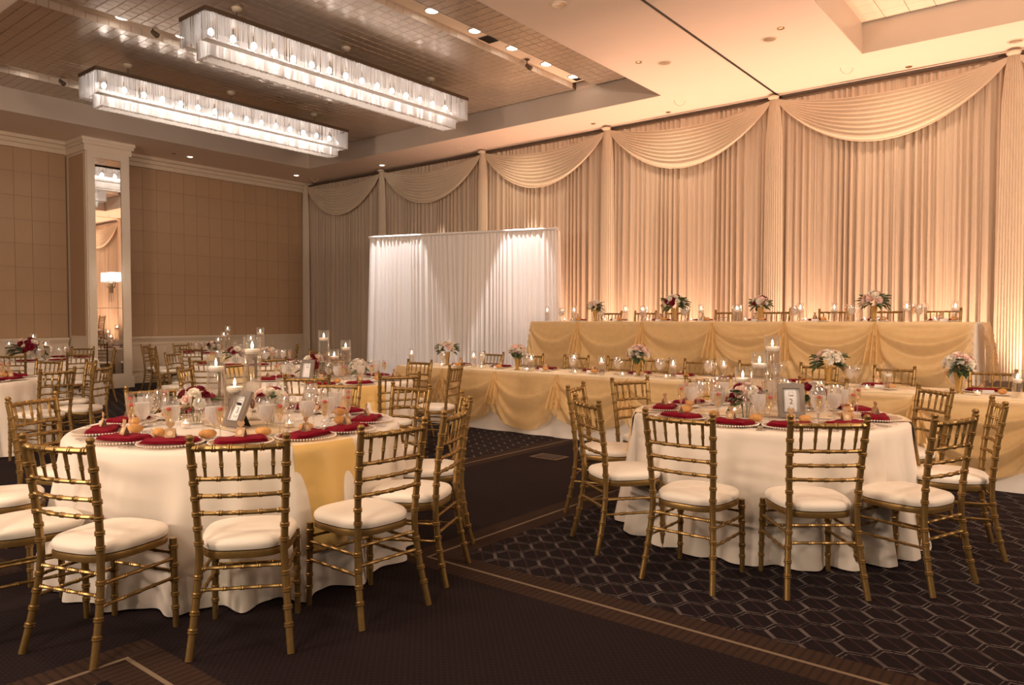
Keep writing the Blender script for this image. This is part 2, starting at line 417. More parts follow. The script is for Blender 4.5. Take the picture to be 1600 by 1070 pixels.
# tray ceilings: foil tiles with recessed joints; three lighting slots
SL = [(-7.34, -6.92), (-10.85, -10.43), (-14.22, -13.80)]
def tiles(x0, x1, y0, y1, step, skip=()):
    b = MB(); nx = int(round((x1 - x0) / step)); ny = int(round((y1 - y0) / step)); g = 0.0022
    for i in range(nx):
        for j in range(ny):
            a, d = x0 + i * step + g, x0 + (i + 1) * step - g; e, f = y0 + j * step + g, y0 + (j + 1) * step - g
            zz = ZT + random.uniform(-0.0012, 0.0012); k = 0.004
            b.add([(a, e, zz + .006), (d, e, zz + .006), (d, f, zz + .006), (a, f, zz + .006), (a + k, e + k, zz), (d - k, e + k, zz), (d - k, f - k, zz), (a + k, f - k, zz)],
                  [(4, 7, 6, 5), (0, 4, 5, 1), (1, 5, 6, 2), (2, 6, 7, 3), (3, 7, 4, 0)])
    return b
edges = [-15.1, -14.22, -13.80, -10.85, -10.43, -7.34, -6.92, -5.66]
for i in range(0, 8, 2):
    x0, x1 = edges[i], edges[i + 1]
    n = max(1, round((x1 - x0) / 0.152)); st = (x1 - x0) / n
    b = MB(); ny = round(7.9 / st)
    t_ = tiles(x0, x1, 3.2, 3.2 + ny * st, st)
    o = link('foil_tile', t_.mesh('foil_tile', 'foil', False), ceil); o['kind'] = 'stuff'
t_ = tiles(T2[0], T2[1], T2[2], T2[3], 0.302)
o = link('foil_tile', t_.mesh('foil_tile', 'slot', False), ceil); o['kind'] = 'stuff'
bk = MB().box(-15.1, -5.66, 3.2, 11.1, ZT + .14, ZT + .2).box(-2.62, 4.6, 0.5, 11.1, ZT + .012, ZT + .1)
for i in range(0, 8, 2): bk.box(edges[i], edges[i + 1], 3.2, 11.1, ZT + .008, ZT + .14)
link('tray_backing', bk.mesh('tray_backing', 'wall', False), ceil)
vent_me = MB()
for k in range(7): vent_me.box(-.15, .15, -.12 + k * .038, -.105 + k * .038, -.012, 0)
vent_me = vent_me.mesh('slat', 'dark', False)
disc_me = MB().lathe([(0.085, 0), (0.085, -.006)], 24).mesh('lens', 'lens')
trim_me = MB().lathe([(0.086, 0), (0.086, -.012), (0.105, -.010), (0.108, 0)], 24, capb=False, capt=False).mesh('trim_ring', 'chrome')
words = {0: 'right', 1: 'middle', 2: 'left'}
def wording(i, n):
    return ['first', 'second', 'third', 'fourth', 'fifth', 'sixth', 'seventh', 'eighth', 'ninth', 'tenth', 'eleventh', 'twelfth'][i]
slotname = {0: 'right-hand', 1: 'middle', 2: 'left-hand'}
for si, (a, b_) in enumerate(SL):
    y1 = 10.98
    pn = MB().box(a, b_, 3.3, y1, ZT + .10, ZT + .12)
    sl = link('slot_panel', pn.mesh('slot_panel', 'slot', False), ceil)
    sd = tiles(0, 0.1, 0, 0, 1)
    side = MB()
    for k in range(51):
        side.box(a + .001, a + .008, 3.3 + k * .1505 + .003, 3.3 + (k + 1) * .1505 - .003, ZT - .002, ZT + .10)
        side.box(b_ - .008, b_ - .001, 3.3 + k * .1505 + .003, 3.3 + (k + 1) * .1505 - .003, ZT - .002, ZT + .10)
    o = link('slot_side_tile', side.mesh('slot_side_tile', 'tray_side', False), ceil); o['kind'] = 'stuff'
    cx = (a + b_) / 2
    ys = {0: [5.4, 6.35, 7.25, 8.13, 9.0, 9.9, 10.7], 1: [4.75, 5.6, 6.5, 7.4, 8.3, 9.2], 2: [4.75, 5.65]}[si]
    for j, y in enumerate(ys):
        if (si == 0 and j in (0, 1)): continue
        d = link('downlight', None, loc=(cx, y, ZT + .10), label='round lit downlight, %s from the near end of the %s ceiling slot' % (wording(j - (2 if si == 0 else 0), 9), slotname[si]), category='downlight', group='downlights in the ceiling slots')
        link('trim_ring', trim_me, d); link('lens', disc_me, d)
def vent(loc, lab, sc=1):
    v = link('ceiling_vent', MB().box(-.17, .17, -.14, .14, -.006, .0).mesh('ceiling_vent', 'trim', False), loc=loc, label=lab, category='vent', scale=sc)
    link('slat', vent_me, v, (0, 0, -.005))
vent((-7.13, 8.50, ZT + .10), 'dark slatted air vent between downlights in the right-hand ceiling slot')
vent((-7.13, 10.92 - .08, ZT + .10), 'slatted air vent at the far end of the right-hand slot', 0.6)
def track_head(loc, lab):
    b = MB().tube([(0, 0, 0), (0, 0, -.09)], .009, 8)
    o = link('spotlight', b.mesh('spotlight', 'bronze'), loc=loc, label=lab, category='spotlight')
    link('spot_head', MB().tube([(-.02, 0, -.085), (.06, .03, -.15)], [.03, .042], 10).mesh('spot_head', 'bronze'), o)
    link('mount_plate', MB().lathe([(.04, 0), (.04, -.01)], 14).mesh('mount_plate', 'bronze'), o)
track_head((-7.26, 9.55, ZT + .10), 'small bronze spotlight among downlights of the right-hand ceiling slot')
track_head((-10.6, 5.15, ZT + .10), 'small bronze spotlight in the middle ceiling slot left of big chandelier')
track_head((-14.0, 5.2, ZT + .10), 'small bronze spotlight in the left-hand slot before the farther chandelier')

# unlit fixtures of the soffit
dl_me = MB().lathe([(0.075, 0), (0.082, -.008), (0.10, -.008), (.102, 0)], 24, capb=False, capt=False).mesh('trim_ring', 'trim')
in_me = MB().lathe([(0.075, -.001), (0.05, .04), (.02, .05)], 20, capb=False).mesh('reflector', 'chrome')
sp_me = MB().lathe([(0.045, 0), (0.045, -.008), (.02, -.018)], 16).mesh('smoke_detector', 'brass')
def soffit_light(px, py, lab, lit=False):
    p = at(px, py, ZS); o = link('recessed_downlight', dl_me, loc=(p.x, p.y, ZS), label=lab, category='downlight')
    link('reflector', MB().lathe([(0.050 if lit else 0.076, -.004), (.04, -.005), (.02, -.006)], 20).mesh('reflector', 'lens' if lit else 'chrome'), o)
soffit_light(1202, 61, 'large unlit recessed downlight right of the black ceiling track')
soffit_light(1038, 98, 'unlit recessed downlight between the tray and black ceiling track')
soffit_light(873, 7, 'recessed downlight cut by the top edge of the photo')
soffit_light(1587, 64, 'recessed downlight near the right photo edge beside the drape')
soffit_light(597, 258, 'lit recessed downlight above the second drape column from the left', True)
soffit_light(463, 274, 'lit recessed downlight near the left wall corner', True)
soffit_light(297, 245, 'small lit recessed downlight right of the mirrored column', True)
for px, py, lab in [(1220, 44, 'small brass sprinkler cap above the large unlit downlight'), (998, 97, 'small brass sprinkler cap left of the unlit downlight'),
                    (1420, 104, 'small brass sprinkler cap by the drape top at right'), (1044, 175, 'small brass sprinkler cap above the middle swag'),
                    (927, 193, 'dark round sprinkler cap above the drape left of middle column'), (272, 240, 'small round sprinkler cap beside the mirrored column top')]:
    p = at(px, py, ZS); link('sprinkler_cap', sp_me, loc=(p.x, p.y, ZS), label=lab, category='sprinkler')
hk = MB()
hp = [(-.09, 0, .0), (-.09, 0, -.07)] + [(-.09 * cos(t), 0, -.07 - .09 * sin(t)) for t in np.linspace(0, pi, 10)] + [(.09, 0, -.07), (.09, 0, 0)]
hk.tube(hp, .006, 6)
hk_me = hk.mesh('ceiling_hook', 'trim')
for px, py, lab in [(1323, 98, 'white horseshoe ceiling hook over the rightmost swag'), (1062, 150, 'white horseshoe ceiling hook over the middle swag'), (718, 222, 'white horseshoe ceiling hook over the second drape column'), (492, 274, 'white horseshoe ceiling hook over the far left corner')]:
    p = at(px, py, ZS); link('ceiling_hook', hk_me, loc=(p.x, p.y, ZS), rot=(0, 0, YAW), label=lab, category='hook')
p = Vector((-4.16, 0, ZS))
struct('trim_1', MB().box(-4.175, -4.145, -5, YB, ZS - .008, ZS + .03), 'dark')

# back wall and left wall
struct('wall_back', MB().box(XL - .2, 7, YB, YB + .2, 0, ZS), 'wall')
wl = struct('wall_left', MB().box(XL - .2, XL, -5, YB, 0, ZS), 'wall')
px_ = MB()
def wall_tiles(y0, y1, z0, z1):
    ny = round((y1 - y0) / .315); nz = round((z1 - z0) / .46); dy = (y1 - y0) / ny; dz = (z1 - z0) / nz; g = .0025
    m = MB().box(0, .012, g, dy - g, g, dz - g)
    me = [m.mesh('wall_panel', k, False) for k in ('panel', 'panel2')]
    for i in range(ny):
        for j in range(nz):
            link('wall_panel', me[(i * 7 + j * 3 + (i * j) % 5) % 2], wl, (XL, y0 + i * dy, z0 + j * dz), kind='structure')
wall_tiles(3.2, 6.35, 1.06, 4.86); wall_tiles(7.30, 12.4, 1.06, 4.86)
link('wall_panel', MB().box(XL, XL + .012, -5, 3.19, 1.06, 4.86).mesh('wall_panel', 'panel', False), wl)
# wainscot with raised frames, rails, crown
def run(y0, y1, i):
    w = struct('trim_%d' % (2 + i), MB().box(XL, XL + .03, y0, y1, 0, 1.0), 'trim')
    link('chair_rail', MB().box(XL, XL + .075, y0, y1, 1.0, 1.055).box(XL, XL + .05, y0, y1, .955, 1.0).mesh('chair_rail', 'trim', False), w)
    link('skirting', MB().box(XL, XL + .05, y0, y1, 0, .17).box(XL, XL + .04, y0, y1, .17, .20).mesh('skirting', 'trim', False), w)
    n = max(1, round((y1 - y0) / 1.25)); L = (y1 - y0) / n
    for k in range(n):
        a, b = y0 + k * L + .1, y0 + (k + 1) * L - .1
        m = MB()
        for (p, q, r, s_) in [(a, b, .86, .89), (a, b, .27, .30), (a, a + .03, .30, .86), (b - .03, b, .30, .86)]:
            m.box(XL + .03, XL + .045, p, q, r, s_)
        link('raised_frame', m.mesh('raised_frame', 'trim', False), w)
    link('crown_moulding', MB().box(XL, XL + .06, y0, y1, 4.86, 4.95).box(XL, XL + .12, y0, y1, 4.95, 5.03).box(XL, XL + .2, y0, y1, 5.03, ZS).mesh('crown_moulding', 'trim', False), w)
run(-5, 6.35, 0); run(7.27, YB, 1)
# mirrored column
XC = -16.02
pc = struct('wall_column', MB().box(XL, XC, 6.38, 7.24, 0, ZS), 'column')
link('column_side_covering', MB().box(XL + .12, XC - .1, 6.372, 6.38, 1.1, 4.8).mesh('column_side_covering', 'panel', False), pc)
link('column_crown', MB().box(XL, XC + .035, 6.345, 7.275, 4.84, 4.97).box(XL, XC + .07, 6.31, 7.31, 4.97, 5.03).box(XL, XC + .09, 6.29, 7.33, 5.03, ZS).mesh('column_crown', 'column', False), pc)
link('column_base', MB().box(XL, XC + .03, 6.35, 7.27, 0, .22).mesh('column_base', 'column', False), pc)
fm = MB()
fm.box(XC, XC + .03, 6.40, 6.545, .22, 4.84).box(XC, XC + .03, 7.055, 7.22, .22, 4.84).box(XC, XC + .03, 6.545, 7.055, 4.72, 4.84).box(XC, XC + .03, 6.545, 7.055, .22, .30)
link('mirror_frame', fm.mesh('mirror_frame', 'column', False), pc)
for z0, z1 in ((.30, 1.665), (1.675, 4.72)):
    link('mirror_pane', MB().box(XC, XC + .012, 6.55, 7.05, z0, z1).mesh('mirror_pane', 'mirror', False), pc)
# sconce on the mirror
sc_ = link('wall_sconce', MB().box(0, .02, -.03, .03, -.32, -.12).mesh('wall_sconce', 'brass', False), loc=(XC + .012, 6.83, 2.30), label='wall sconce with white drum shade on the mirrored column', category='sconce')
link('lamp_shade', MB().lathe([(.13, -.09), (.125, .10)], 24, (.15, 0, 0), False, False).mesh('lamp_shade', 'shade'), sc_)
link('shade_trim', MB().lathe([(.131, -.095), (.132, -.085)], 24, (.15, 0, 0), False, False).mesh('shade_trim', 'brass'), sc_)
for s_ in (-1, 1):
    link('arm', MB().tube([(.02, s_ * .02, -.22), (.10, s_ * .03, -.20), (.15, s_ * .02, -.12), (.15, s_ * .01, -.02)], .007, 8).mesh('arm', 'brass'), sc_)
    link('drop_rod', MB().tube([(.03, s_ * .03, -.18), (.04, s_ * .025, -.5)], [.008, .003], 8).mesh('drop_rod', 'brass'), sc_)

# ------------------------------------------------------------------ chandeliers
def chandelier(cx, y0, lab):
    L = 4.82; w = .62; zt = 5.27
    root = link('crystal_chandelier', None, loc=(cx, y0, zt), label=lab, category='chandelier', group='long crystal chandeliers')
    fr = MB().box(-w / 2 - .01, w / 2 + .01, 0, L, -.055, 0)
    link('top_frame', fr.mesh('top_frame', 'bronze', False), root)
    def curtain(hw, ya, yb, za, zb, step, name, rows=2):
        b = MB(); per = []
        for rrow in range(rows):
            o_ = rrow * .022
            x = -hw + o_
            for k in range(int((yb - ya - 2 * o_) / step)):
                yy = ya + o_ + k * step + random.uniform(-.3, .3) * step
                per += [(-hw + o_, yy), (hw - o_, yy)]
            for k in range(int((2 * hw - 2 * o_) / step)):
                xx = -hw + o_ + k * step
                per += [(xx, ya + o_), (xx, yb - o_)]
        for (x, y) in per:
            q_ = (x + y) * 9.0
            if random.random() < .24 + .36 * sin(q_ * 2.3) * sin(q_ * 5.1 + 1) : continue
            r = random.uniform(.0028, .0050); zz = zb + random.uniform(0, .02)
            b.add([(x + r, y, za), (x - r * .5, y + r * .87, za), (x - r * .5, y - r * .87, za), (x + r, y, zz), (x - r * .5, y + r * .87, zz), (x - r * .5, y - r * .87, zz)],
                  [(0, 1, 4, 3), (1, 2, 5, 4), (2, 0, 3, 5), (3, 4, 5)])
        o = link(name, b.mesh(name, 'strand', True), root); o['kind'] = 'stuff'
    curtain(w / 2, 0.01, L - .01, -.055, -.40, .0125, 'outer_crystal_strand')
    curtain(.155, .14, L - .14, -.30, -.55, .0095, 'inner_crystal_strand', 3)
    # underside diffusers
    link('lower_diffuser', MB().box(-.15, .15, .145, L - .145, -.535, -.53).mesh('lower_diffuser', 'diffuser', False), root)
    for s_ in (-1, 1):
        link('upper_diffuser', MB().box(min(s_ * .165, s_ * .29), max(s_ * .165, s_ * .29), .03, L - .03, -.385, -.38).mesh('upper_diffuser', 'diffuser', False), root)
    bm = MB().lathe([(.012, .05), (.03, .03), (.036, 0), (.03, -.025), (.012, -.036)], 12).mesh('bulb', 'bulb')
    sk = MB().lathe([(.012, 0.015), (.012, .115)], 8).mesh('socket', 'bronze')
    for k in range(15):
        o = link('bulb', bm, root, (0, .25 + k * (L - .5) / 14, -.185)); link('socket', sk, o, (0, 0, .03))
    rod = MB().tube([(0, 0, 0), (0, 0, .235)], .007, 8).mesh('rod', 'bronze')
    can = MB().lathe([(.07, .012), (.07, 0), (.055, -.025), (.02, -.045)], 20).mesh('canopy', 'trim')
    for k in (.62, 2.42, 4.22):
        link('rod', rod, root, (0, k, 0)); link('canopy', can, root, (0, k, .23))
chandelier(-8.92, 4.82, 'long two-tier crystal chandelier, the larger and nearer one at right')
chandelier(-12.25, 4.92, 'long two-tier crystal chandelier, the smaller farther one at left')

# ------------------------------------------------------------------ drapery
rnd = random.Random(3)
def pleat_fn(seed, base=0.075):
    r = random.Random(seed); ph = [r.uniform(0, 6.28) for _ in range(6)]
    def f(x):
        w = x + .03 * sin(x * 5.1 + ph[0]) + .022 * sin(x * 11.7 + ph[1])
        s_ = sin(2 * pi * w / base + ph[2])
        a = .65 + .35 * sin(x * 6.3 + ph[3]) + .25 * sin(x * 17 + ph[4])
        return s_ * a
    return f
def drape(name, x0, x1, y, z0, z1, amp, base, seed, mat, step=.0095, flare=0.0, topamp=0.4):
    g_ = pleat_fn(seed, base); g2 = pleat_fn(seed + 50, base * .37)
    def f(x):
        q = g_(x); return (abs(q) ** .75 * (1 if q > 0 else -1)) + .28 * g2(x)
    n = int((x1 - x0) / step); rows = [z1, z1 - .06, z1 - .5, (z0 + z1) / 2, z0 + .5, z0]
    P = []
    for z in rows:
        t = (z1 - z) / (z1 - z0); a = amp * (topamp + (1 - topamp) * min(1, t * 5))
        P.append([(x0 + (x1 - x0) * i / n + flare * t * ((i / n) - .5), y - a * f((x1 - x0) * i / n) - .02 * sin(7 * (x1 - x0) * i / n) * t, z) for i in range(n + 1)])
    return MB().grid(P).mesh(name, mat)
YD = 12.27
COLX = [-16.78, -13.72, -10.48, -7.36, -4.2, -0.95, 2.3]
colpos = ['far left corner', 'second from the left', 'third from the left', 'middle', 'right of the middle', 'at the right photo edge', 'beyond the right photo edge']
for i in range(6):
    a, b = COLX[i], COLX[i + 1]
    link('floor_length_curtain', drape('floor_length_curtain', a - .02, b + .02, YD + .04, 0.01, 5.02, .055, .105, 11 + i, 'drape'),
         label='floor-length pleated champagne drape, %s counting along the long wall' % ['first panel from the left', 'second panel from the left', 'third panel from the left', 'fourth panel from the left', 'fifth panel from the left', 'panel past the right edge'][i], category='curtain', group='pleated champagne drapes')
def swag(a, b, seed):
    r = random.Random(seed); n, m = 90, 130; P = []
    nf = 10
    for j in range(m + 1):
        v = j / m; row = []
        for i in range(n + 1):
            u = i / n; c_ = (1 - (2 * u - 1) ** 2)
            c_ = c_ ** .92
            gather = 0.16 + .84 * min(1, (min(u, 1 - u) * 5.0)) ** .7
            top, bot = .20, .92
            s_ = top + (bot - top) * v
            z = 5.03 - s_ * c_ - .10 * v * (1 - c_)
            fold = sin(2 * pi * nf * (v ** .92) + .6 * sin(3 * u + seed)) 
            y = YD - .055 - .045 * c_ * (.6 + .4 * v) - .021 * gather * fold * (.35 + c_ * .65) - .03 * v
            # hems pull in towards the columns
            x = a + (b - a) * (u + (.5 - u) * .035 * v)
            row.append((x, y, z + .004 * fold))
        P.append(row)
    return MB().grid(P).mesh('swag', 'swag')
for i in range(6):
    link('swag', swag(COLX[i] + .03, COLX[i + 1] - .03, i), label='draped champagne swag, %s along the top of the wall' % ['first from the left', 'second from the left', 'third from the left', 'fourth from the left', 'fifth from the left', 'past the right edge'][i], category='swag', group='champagne swags')
for i, x in enumerate(COLX):
    n = 60; P = []
    for z, w in ((5.07, .07), (5.0, .075), (4.85, .10), (4.4, .135), (2.5, .15), (.01, .16)):
        P.append([(x - w + 2 * w * k / n, YD - .10 + .06 * ((2 * k / n - 1) ** 2) - .012 * sin(k * .95 + i) - .02, z) for k in range(n + 1)])
    o = link('drape_column', MB().grid(P).mesh('drape_column', 'swag'), label='narrow gathered champagne drape column, %s' % colpos[i], category='drape', group='gathered drape columns')
    link('knot', MB().lathe([(.05, 0), (.085, .02), (.09, .045), (.05, .06)], 12, (x, YD - .10, 5.015)).mesh('knot', 'swag'), o)
# pipe that carries the drape
link('drape_pipe', MB().tube([(XL + .05, YD + .03, 5.035), (2.6, YD + .03, 5.035)], .022, 10).mesh('drape_pipe', 'bronze'), label='dark horizontal pipe carrying the long wall of drapes', category='pipe')

# the white screen of pipe and drape
A_, B_ = Vector((-11.27, 9.72, 0)), Vector((-7.59, 10.82, 0)); L_ = (B_ - A_).length; ang = atan2(B_.y - A_.y, B_.x - A_.x)
scr = link('white_screen', None, loc=A_, rot=(0, 0, ang), label='tall white pleated pipe-and-drape screen behind the left end of head table', category='screen')
link('fabric_panel', drape('fabric_panel', -.02, L_ * .5, 0, .01, 3.04, .028, .085, 41, 'screen', flare=.22, topamp=.35), scr)
link('fabric_panel', drape('fabric_panel', L_ * .5 - .03, L_ + .03, 0, .01, 3.04, .028, .085, 47, 'screen', flare=.10, topamp=.35), scr)
link('crossbar', MB().tube([(-.03, 0, 3.05), (L_ + .05, 0, 3.05)], .026, 10).mesh('crossbar', 'screen'), scr)
ret = drape('side_return', 0, .35, 0, .01, 3.04, .025, .09, 5, 'screen')
link('side_return', ret, scr, (L_ + .03, .02, 0), (0, 0, radians(100)))
for x in (0, L_):
    link('upright', MB().tube([(x, .06, 0), (x, .06, 3.05)], .025, 10).lathe([(.2, 0), (.2, .01)], 20, (x, .2, 0)).mesh('upright', 'chrome'), scr)

# uplights
um = MB().lathe([(.09, 0), (.10, .02), (.10, .14), (.085, .15)], 18).mesh('uplight', 'dark')
ul = MB().lathe([(.07, .15), (.07, .153)], 18).mesh('lens', 'lens')
for i, x in enumerate(UPL):
    o = link('uplight', um, loc=(x, 11.80, 0), label='small black floor uplight behind the riser, %s from the left' % wording(i, 7), category='uplight', group='floor uplights')
    link('lens', ul, o)

# ------------------------------------------------------------------ chair
RING = [(-.011, 1), (-.0075, 1.28), (-.003, 1.28), (0, 1.02), (.003, 1.28), (.0075, 1.28), (.011, 1)]
def ringed(pts, r0, rings, seg=9, r1=None):
    """tube along a polyline with bamboo nodes at the given arc fractions"""
    pts = [Vector(p) for p in pts]; cum = [0]
    for a, b in zip(pts, pts[1:]): cum.append(cum[-1] + (b - a).length)
    L = cum[-1]
    def P(s_):
        s_ = min(max(s_, 0), L)
        for i in range(len(pts) - 1):
            if s_ <= cum[i + 1] + 1e-9:
                t = (s_ - cum[i]) / max(1e-9, cum[i + 1] - cum[i]); return pts[i].lerp(pts[i + 1], t)
        return pts[-1]
    ss = [(c_, 1.0) for c_ in cum]
    for f in rings:
        for d, k in RING: ss.append((f * L + d, k))
    ss = sorted(x for x in ss if 0 <= x[0] <= L)
    out = [ss[0]]
    for x in ss[1:]:
        if x[0] - out[-1][0] > .0012: out.append(x)
    ps = [P(x[0]) for x in out]
    rs = [(r0 + ((r1 or r0) - r0) * x[0] / L) * x[1] for x in out]
    return ps, rs
def curve_pts(ctrl, n=12):
    """smooth Catmull-Rom through control points"""
    c_ = [Vector(p) for p in ctrl]; c_ = [c_[0] * 2 - c_[1]] + c_ + [c_[-1] * 2 - c_[-2]]; out = []
    for i in range(1, len(c_) - 2):
        for k in range(n):
            t = k / n; p0, p1, p2, p3 = c_[i - 1:i + 3]
            out.append(.5 * ((2 * p1) + (p2 - p0) * t + (2 * p0 - 5 * p1 + 4 * p2 - p3) * t * t + (3 * p1 - p0 - 3 * p2 + p3) * t ** 3))
    out.append(c_[-2]); return out
def post_x(z):  # half distance between rear posts at height z
    return .172 + (.205 - .172) * max(0, (.43 - z) / .43) ** 1.2 if z < .43 else .172 + (.193 - .172) * ((z - .43) / .47)
def post_y(z):
    return -.195 - .07 * max(0, (.40 - z) / .40) ** 1.5 if z < .43 else -.195 - .055 * ((z - .43) / .47) ** 1.6
def chair_template():
    kids = []
    for s_ in (-1, 1):
        pts = [(s_ * post_x(z), post_y(z), z) for z in np.linspace(0, .90, 14)]
        ps, rs = ringed(pts, .0160, [.13, .21, .29, .37, .53, .60, .67, .745, .82, .90], 10, .0165)
        m = MB().tube(ps, rs, 10)
        tx, ty = s_ * post_x(.90), post_y(.90)
        m.lathe([(.014, .90), (.018, .905), (.018, .912), (.012, .918), (.017, .926), (.018, .934), (.010, .944)], 10, (tx, ty, 0))
        kids.append(Tp('leg', m.mesh('leg', 'gold')))
        ps, rs = ringed([(s_ * .190, .185, 0), (s_ * .184, .180, .415)], .0135, [.22, .37, .53, .70, .9], 10, .0175)
        kids.append(Tp('leg', MB().tube(ps, rs, 10).mesh('leg', 'gold')))
    # seat frame and cushion, rounded trapezoids
    def outline(wf, wr, yf, yr, n=9, k=3.2):
        out = []
        N = 44
        for i in range(N):
            t = 2 * pi * i / N; cx, cy = cos(t), sin(t)
            px = abs(cx) ** (2 / k) * (1 if cx >= 0 else -1); py = abs(cy) ** (2 / k) * (1 if cy >= 0 else -1)
            yy = (yf + yr) / 2 + py * (yf - yr) / 2; w = wr + (wf - wr) * (yy - yr) / (yf - yr)
            out.append((px * w, yy + (.018 * (1 - px * px) if py > 0 else 0)))
        return out
    o0 = outline(.212, .180, .200, -.205)
    def loft(levels):
        m = MB(); N = 44; vs = []
        for sc, z in levels: vs += [(x * sc, (y + .0) * sc, z) for x, y in o0]
        fs = [(i * N + k, i * N + (k + 1) % N, (i + 1) * N + (k + 1) % N, (i + 1) * N + k) for i in range(len(levels) - 1) for k in range(N)]
        fs += [tuple(range(N))[::-1], tuple(range((len(levels) - 1) * N, len(levels) * N))]
        return m.add(vs, fs)
    kids.append(Tp('seat_frame', loft([(.93, .398), (.99, .402), (1, .42), (.985, .432), (.9, .433)]).mesh('seat_frame', 'gold')))
    kids.append(Tp('cushion', loft([(.93, .434), (.985, .437), (1.01, .452), (1.0, .466), (.95, .478), (.80, .487), (.5, .492), (.15, .4935)]).mesh('cushion', 'cushion')))
    def rail(z, bow=.022, r=.0095, rings=(.06, .28, .5, .72, .94), name='cross_rail'):
        x = post_x(z); y = post_y(z)
        pts = [(x * t, y - bow * (1 - t * t), z) for t in np.linspace(-1, 1, 11)]
        ps, rs = ringed(pts, r, rings, 8); return Tp(name, MB().tube(ps, rs, 8).mesh(name, 'gold'))
    kids.append(rail(.888, .024, .0135, (.08, .25, .42, .58, .75, .92), 'top_rail'))
    for z in (.755, .680, .605): kids.append(rail(z, .022, .0098))
    for k in (-2, -1, 0, 1, 2):
        t = k / 2.75
        z0, z1 = .758, .882
        x0, x1 = post_x(z0) * t, post_x(z1) * t; y0 = post_y(z0) - .022 * (1 - t * t); y1 = post_y(z1) - .024 * (1 - t * t)
        ps, rs = ringed([(x0, y0, z0), (x0 * .7 + x1 * .3, y0 * .7 + y1 * .3, z0 * .7 + z1 * .3), (x1, y1, z1)], .0062, [.45], 7, .0092)
        kids.append(Tp('spindle', MB().tube(ps, rs, 7).mesh('spindle', 'gold')))
    def st(a, b, rings=(.06, .3, .5, .7, .94)):
        ps, rs = ringed([a, b], .0078, rings, 7); kids.append(Tp('stretcher', MB().tube(ps, rs, 7).mesh('stretcher', 'gold')))
    for s_ in (-1, 1):
        for z in (.325, .235): st((s_ * post_x(z), post_y(z), z), (s_ * .187, .182, z - .005))
    st((-post_x(.365), post_y(.365), .365), (post_x(.365), post_y(.365), .365))
    for z in (.345, .26): st((-.186, .182, z), (.186, .182, z))
    st((-post_x(.30), post_y(.30), .275), (post_x(.30), post_y(.30), .275))
    return Tp('chiavari_chair', None, kids)
CHAIR = chair_template()
HOURS = ['twelve', 'one', 'two', 'three', 'four', 'five', 'six', 'seven', 'eight', 'nine', 'ten', 'eleven']
used_clock = {}
def clock(cx, cy, x, y, key):
    """clock position round a table as seen from the camera, six being the nearest side"""
    view = atan2(cy, cx); a = atan2(y - cy, x - cx)
    rel = (view - a) % (2 * pi)          # 0 = far side, clockwise
    h = rel / (2 * pi) * 24
    for d in (0, 1, -1, 2, -2, 3, -3, 4):
        k = int(round(h) + d) % 24
        if (key, k) not in used_clock:
            used_clock[(key, k)] = 1; break
    return HOURS[(k // 2) % 12] + (" o'clock" if k % 2 == 0 else '-thirty')
TN = {'A': 'the near left round table', 'B': 'the near right round table', 'C': 'the round table beyond the near left one',
      'E': 'the table cut by the left edge', 'F': 'the table left of the mirrored column',
      'I': 'the second farthest middle table', 'J': 'the farthest round table by the wall'}

# ------------------------------------------------------------------ round tables
ZTOP = .766
def cloth_S(R, seed, flare=.085, amp=.050):
    r = random.Random(seed); ph = [r.uniform(0, 6.28) for _ in range(8)]
    nf = r.choice([21, 22, 23])
    def Sf(th, h):
        k = min(1, h / .74); a = amp * max(0, (h - .015)) ** 1.15 / .72 * (1 + .35 * sin(3 * th + ph[3]))
        w = nf * th + 1.1 * sin(2 * th + ph[0]) + .7 * sin(5 * th + ph[1])
        rad = R + .008 + flare * k ** 1.1 + a * (sin(w) + .30 * sin(2 * w + ph[2]) + .12)
        if h < .02: rad = R - .008 + .016 * sin(h / .02 * pi / 2)
        return rad
    return Sf
def round_cloth(cx, cy, R, seed):
    Sf = cloth_S(R, seed); N = 380; hs = [0, .007, .02, .06, .11, .16, .22, .28, .34, .40, .47, .55, .62, .70, .742, .757]
    P = []
    for rr in (0.02, .4, .8, .96): P.append([(rr * (R - .008) * cos(t), rr * (R - .008) * sin(t), ZTOP) for t in np.linspace(0, 2 * pi, N + 1)])
    for h in hs: P.append([(Sf(t, h) * cos(t), Sf(t, h) * sin(t), ZTOP - h) for t in np.linspace(0, 2 * pi, N + 1)])
    return MB().grid(P), Sf
def runner(R, Sf, ang, wd=.36, hang=.55):
    P = []; N = 18; e = .0045
    for j in range(N + 1):
        s_ = -wd / 2 + wd * j / N; half = sqrt(max(0, R * R - s_ * s_)); row = []
        ls = [-half - h for h in np.linspace(hang, 0, 14)] + list(np.linspace(-half + .01, half - .01, 16)) + [half + h for h in np.linspace(0, hang, 14)]
        for l in ls:
            if abs(l) <= half - .005: x, y, z = l, s_, ZTOP + .004
            else:
                h = abs(l) - half; th0 = atan2(s_, half * (1 if l > 0 else -1)); rad = Sf(th0, h) + .013
                x, y, z = rad * cos(th0), rad * sin(th0), ZTOP + .004 - h
            row.append((x * cos(ang) - y * sin(ang), x * sin(ang) + y * cos(ang), z))
        P.append(row)
    return MB().grid(P)
TABLES = {  # key: (x, y, R, runner direction deg or None)
    'A': (-4.17, 2.55, .96, -6), 'B': (-1.80, 5.11, .89, 22), 'C': (-6.47, 5.02, .87, -14), 'E': (-9.72, 2.42, .88, -50),
    'F': (-13.55, 4.62, .86, -60), 'I': (-9.9, 6.2, .86, -40), 'J': (-13.7, 7.95, .86, -35)}
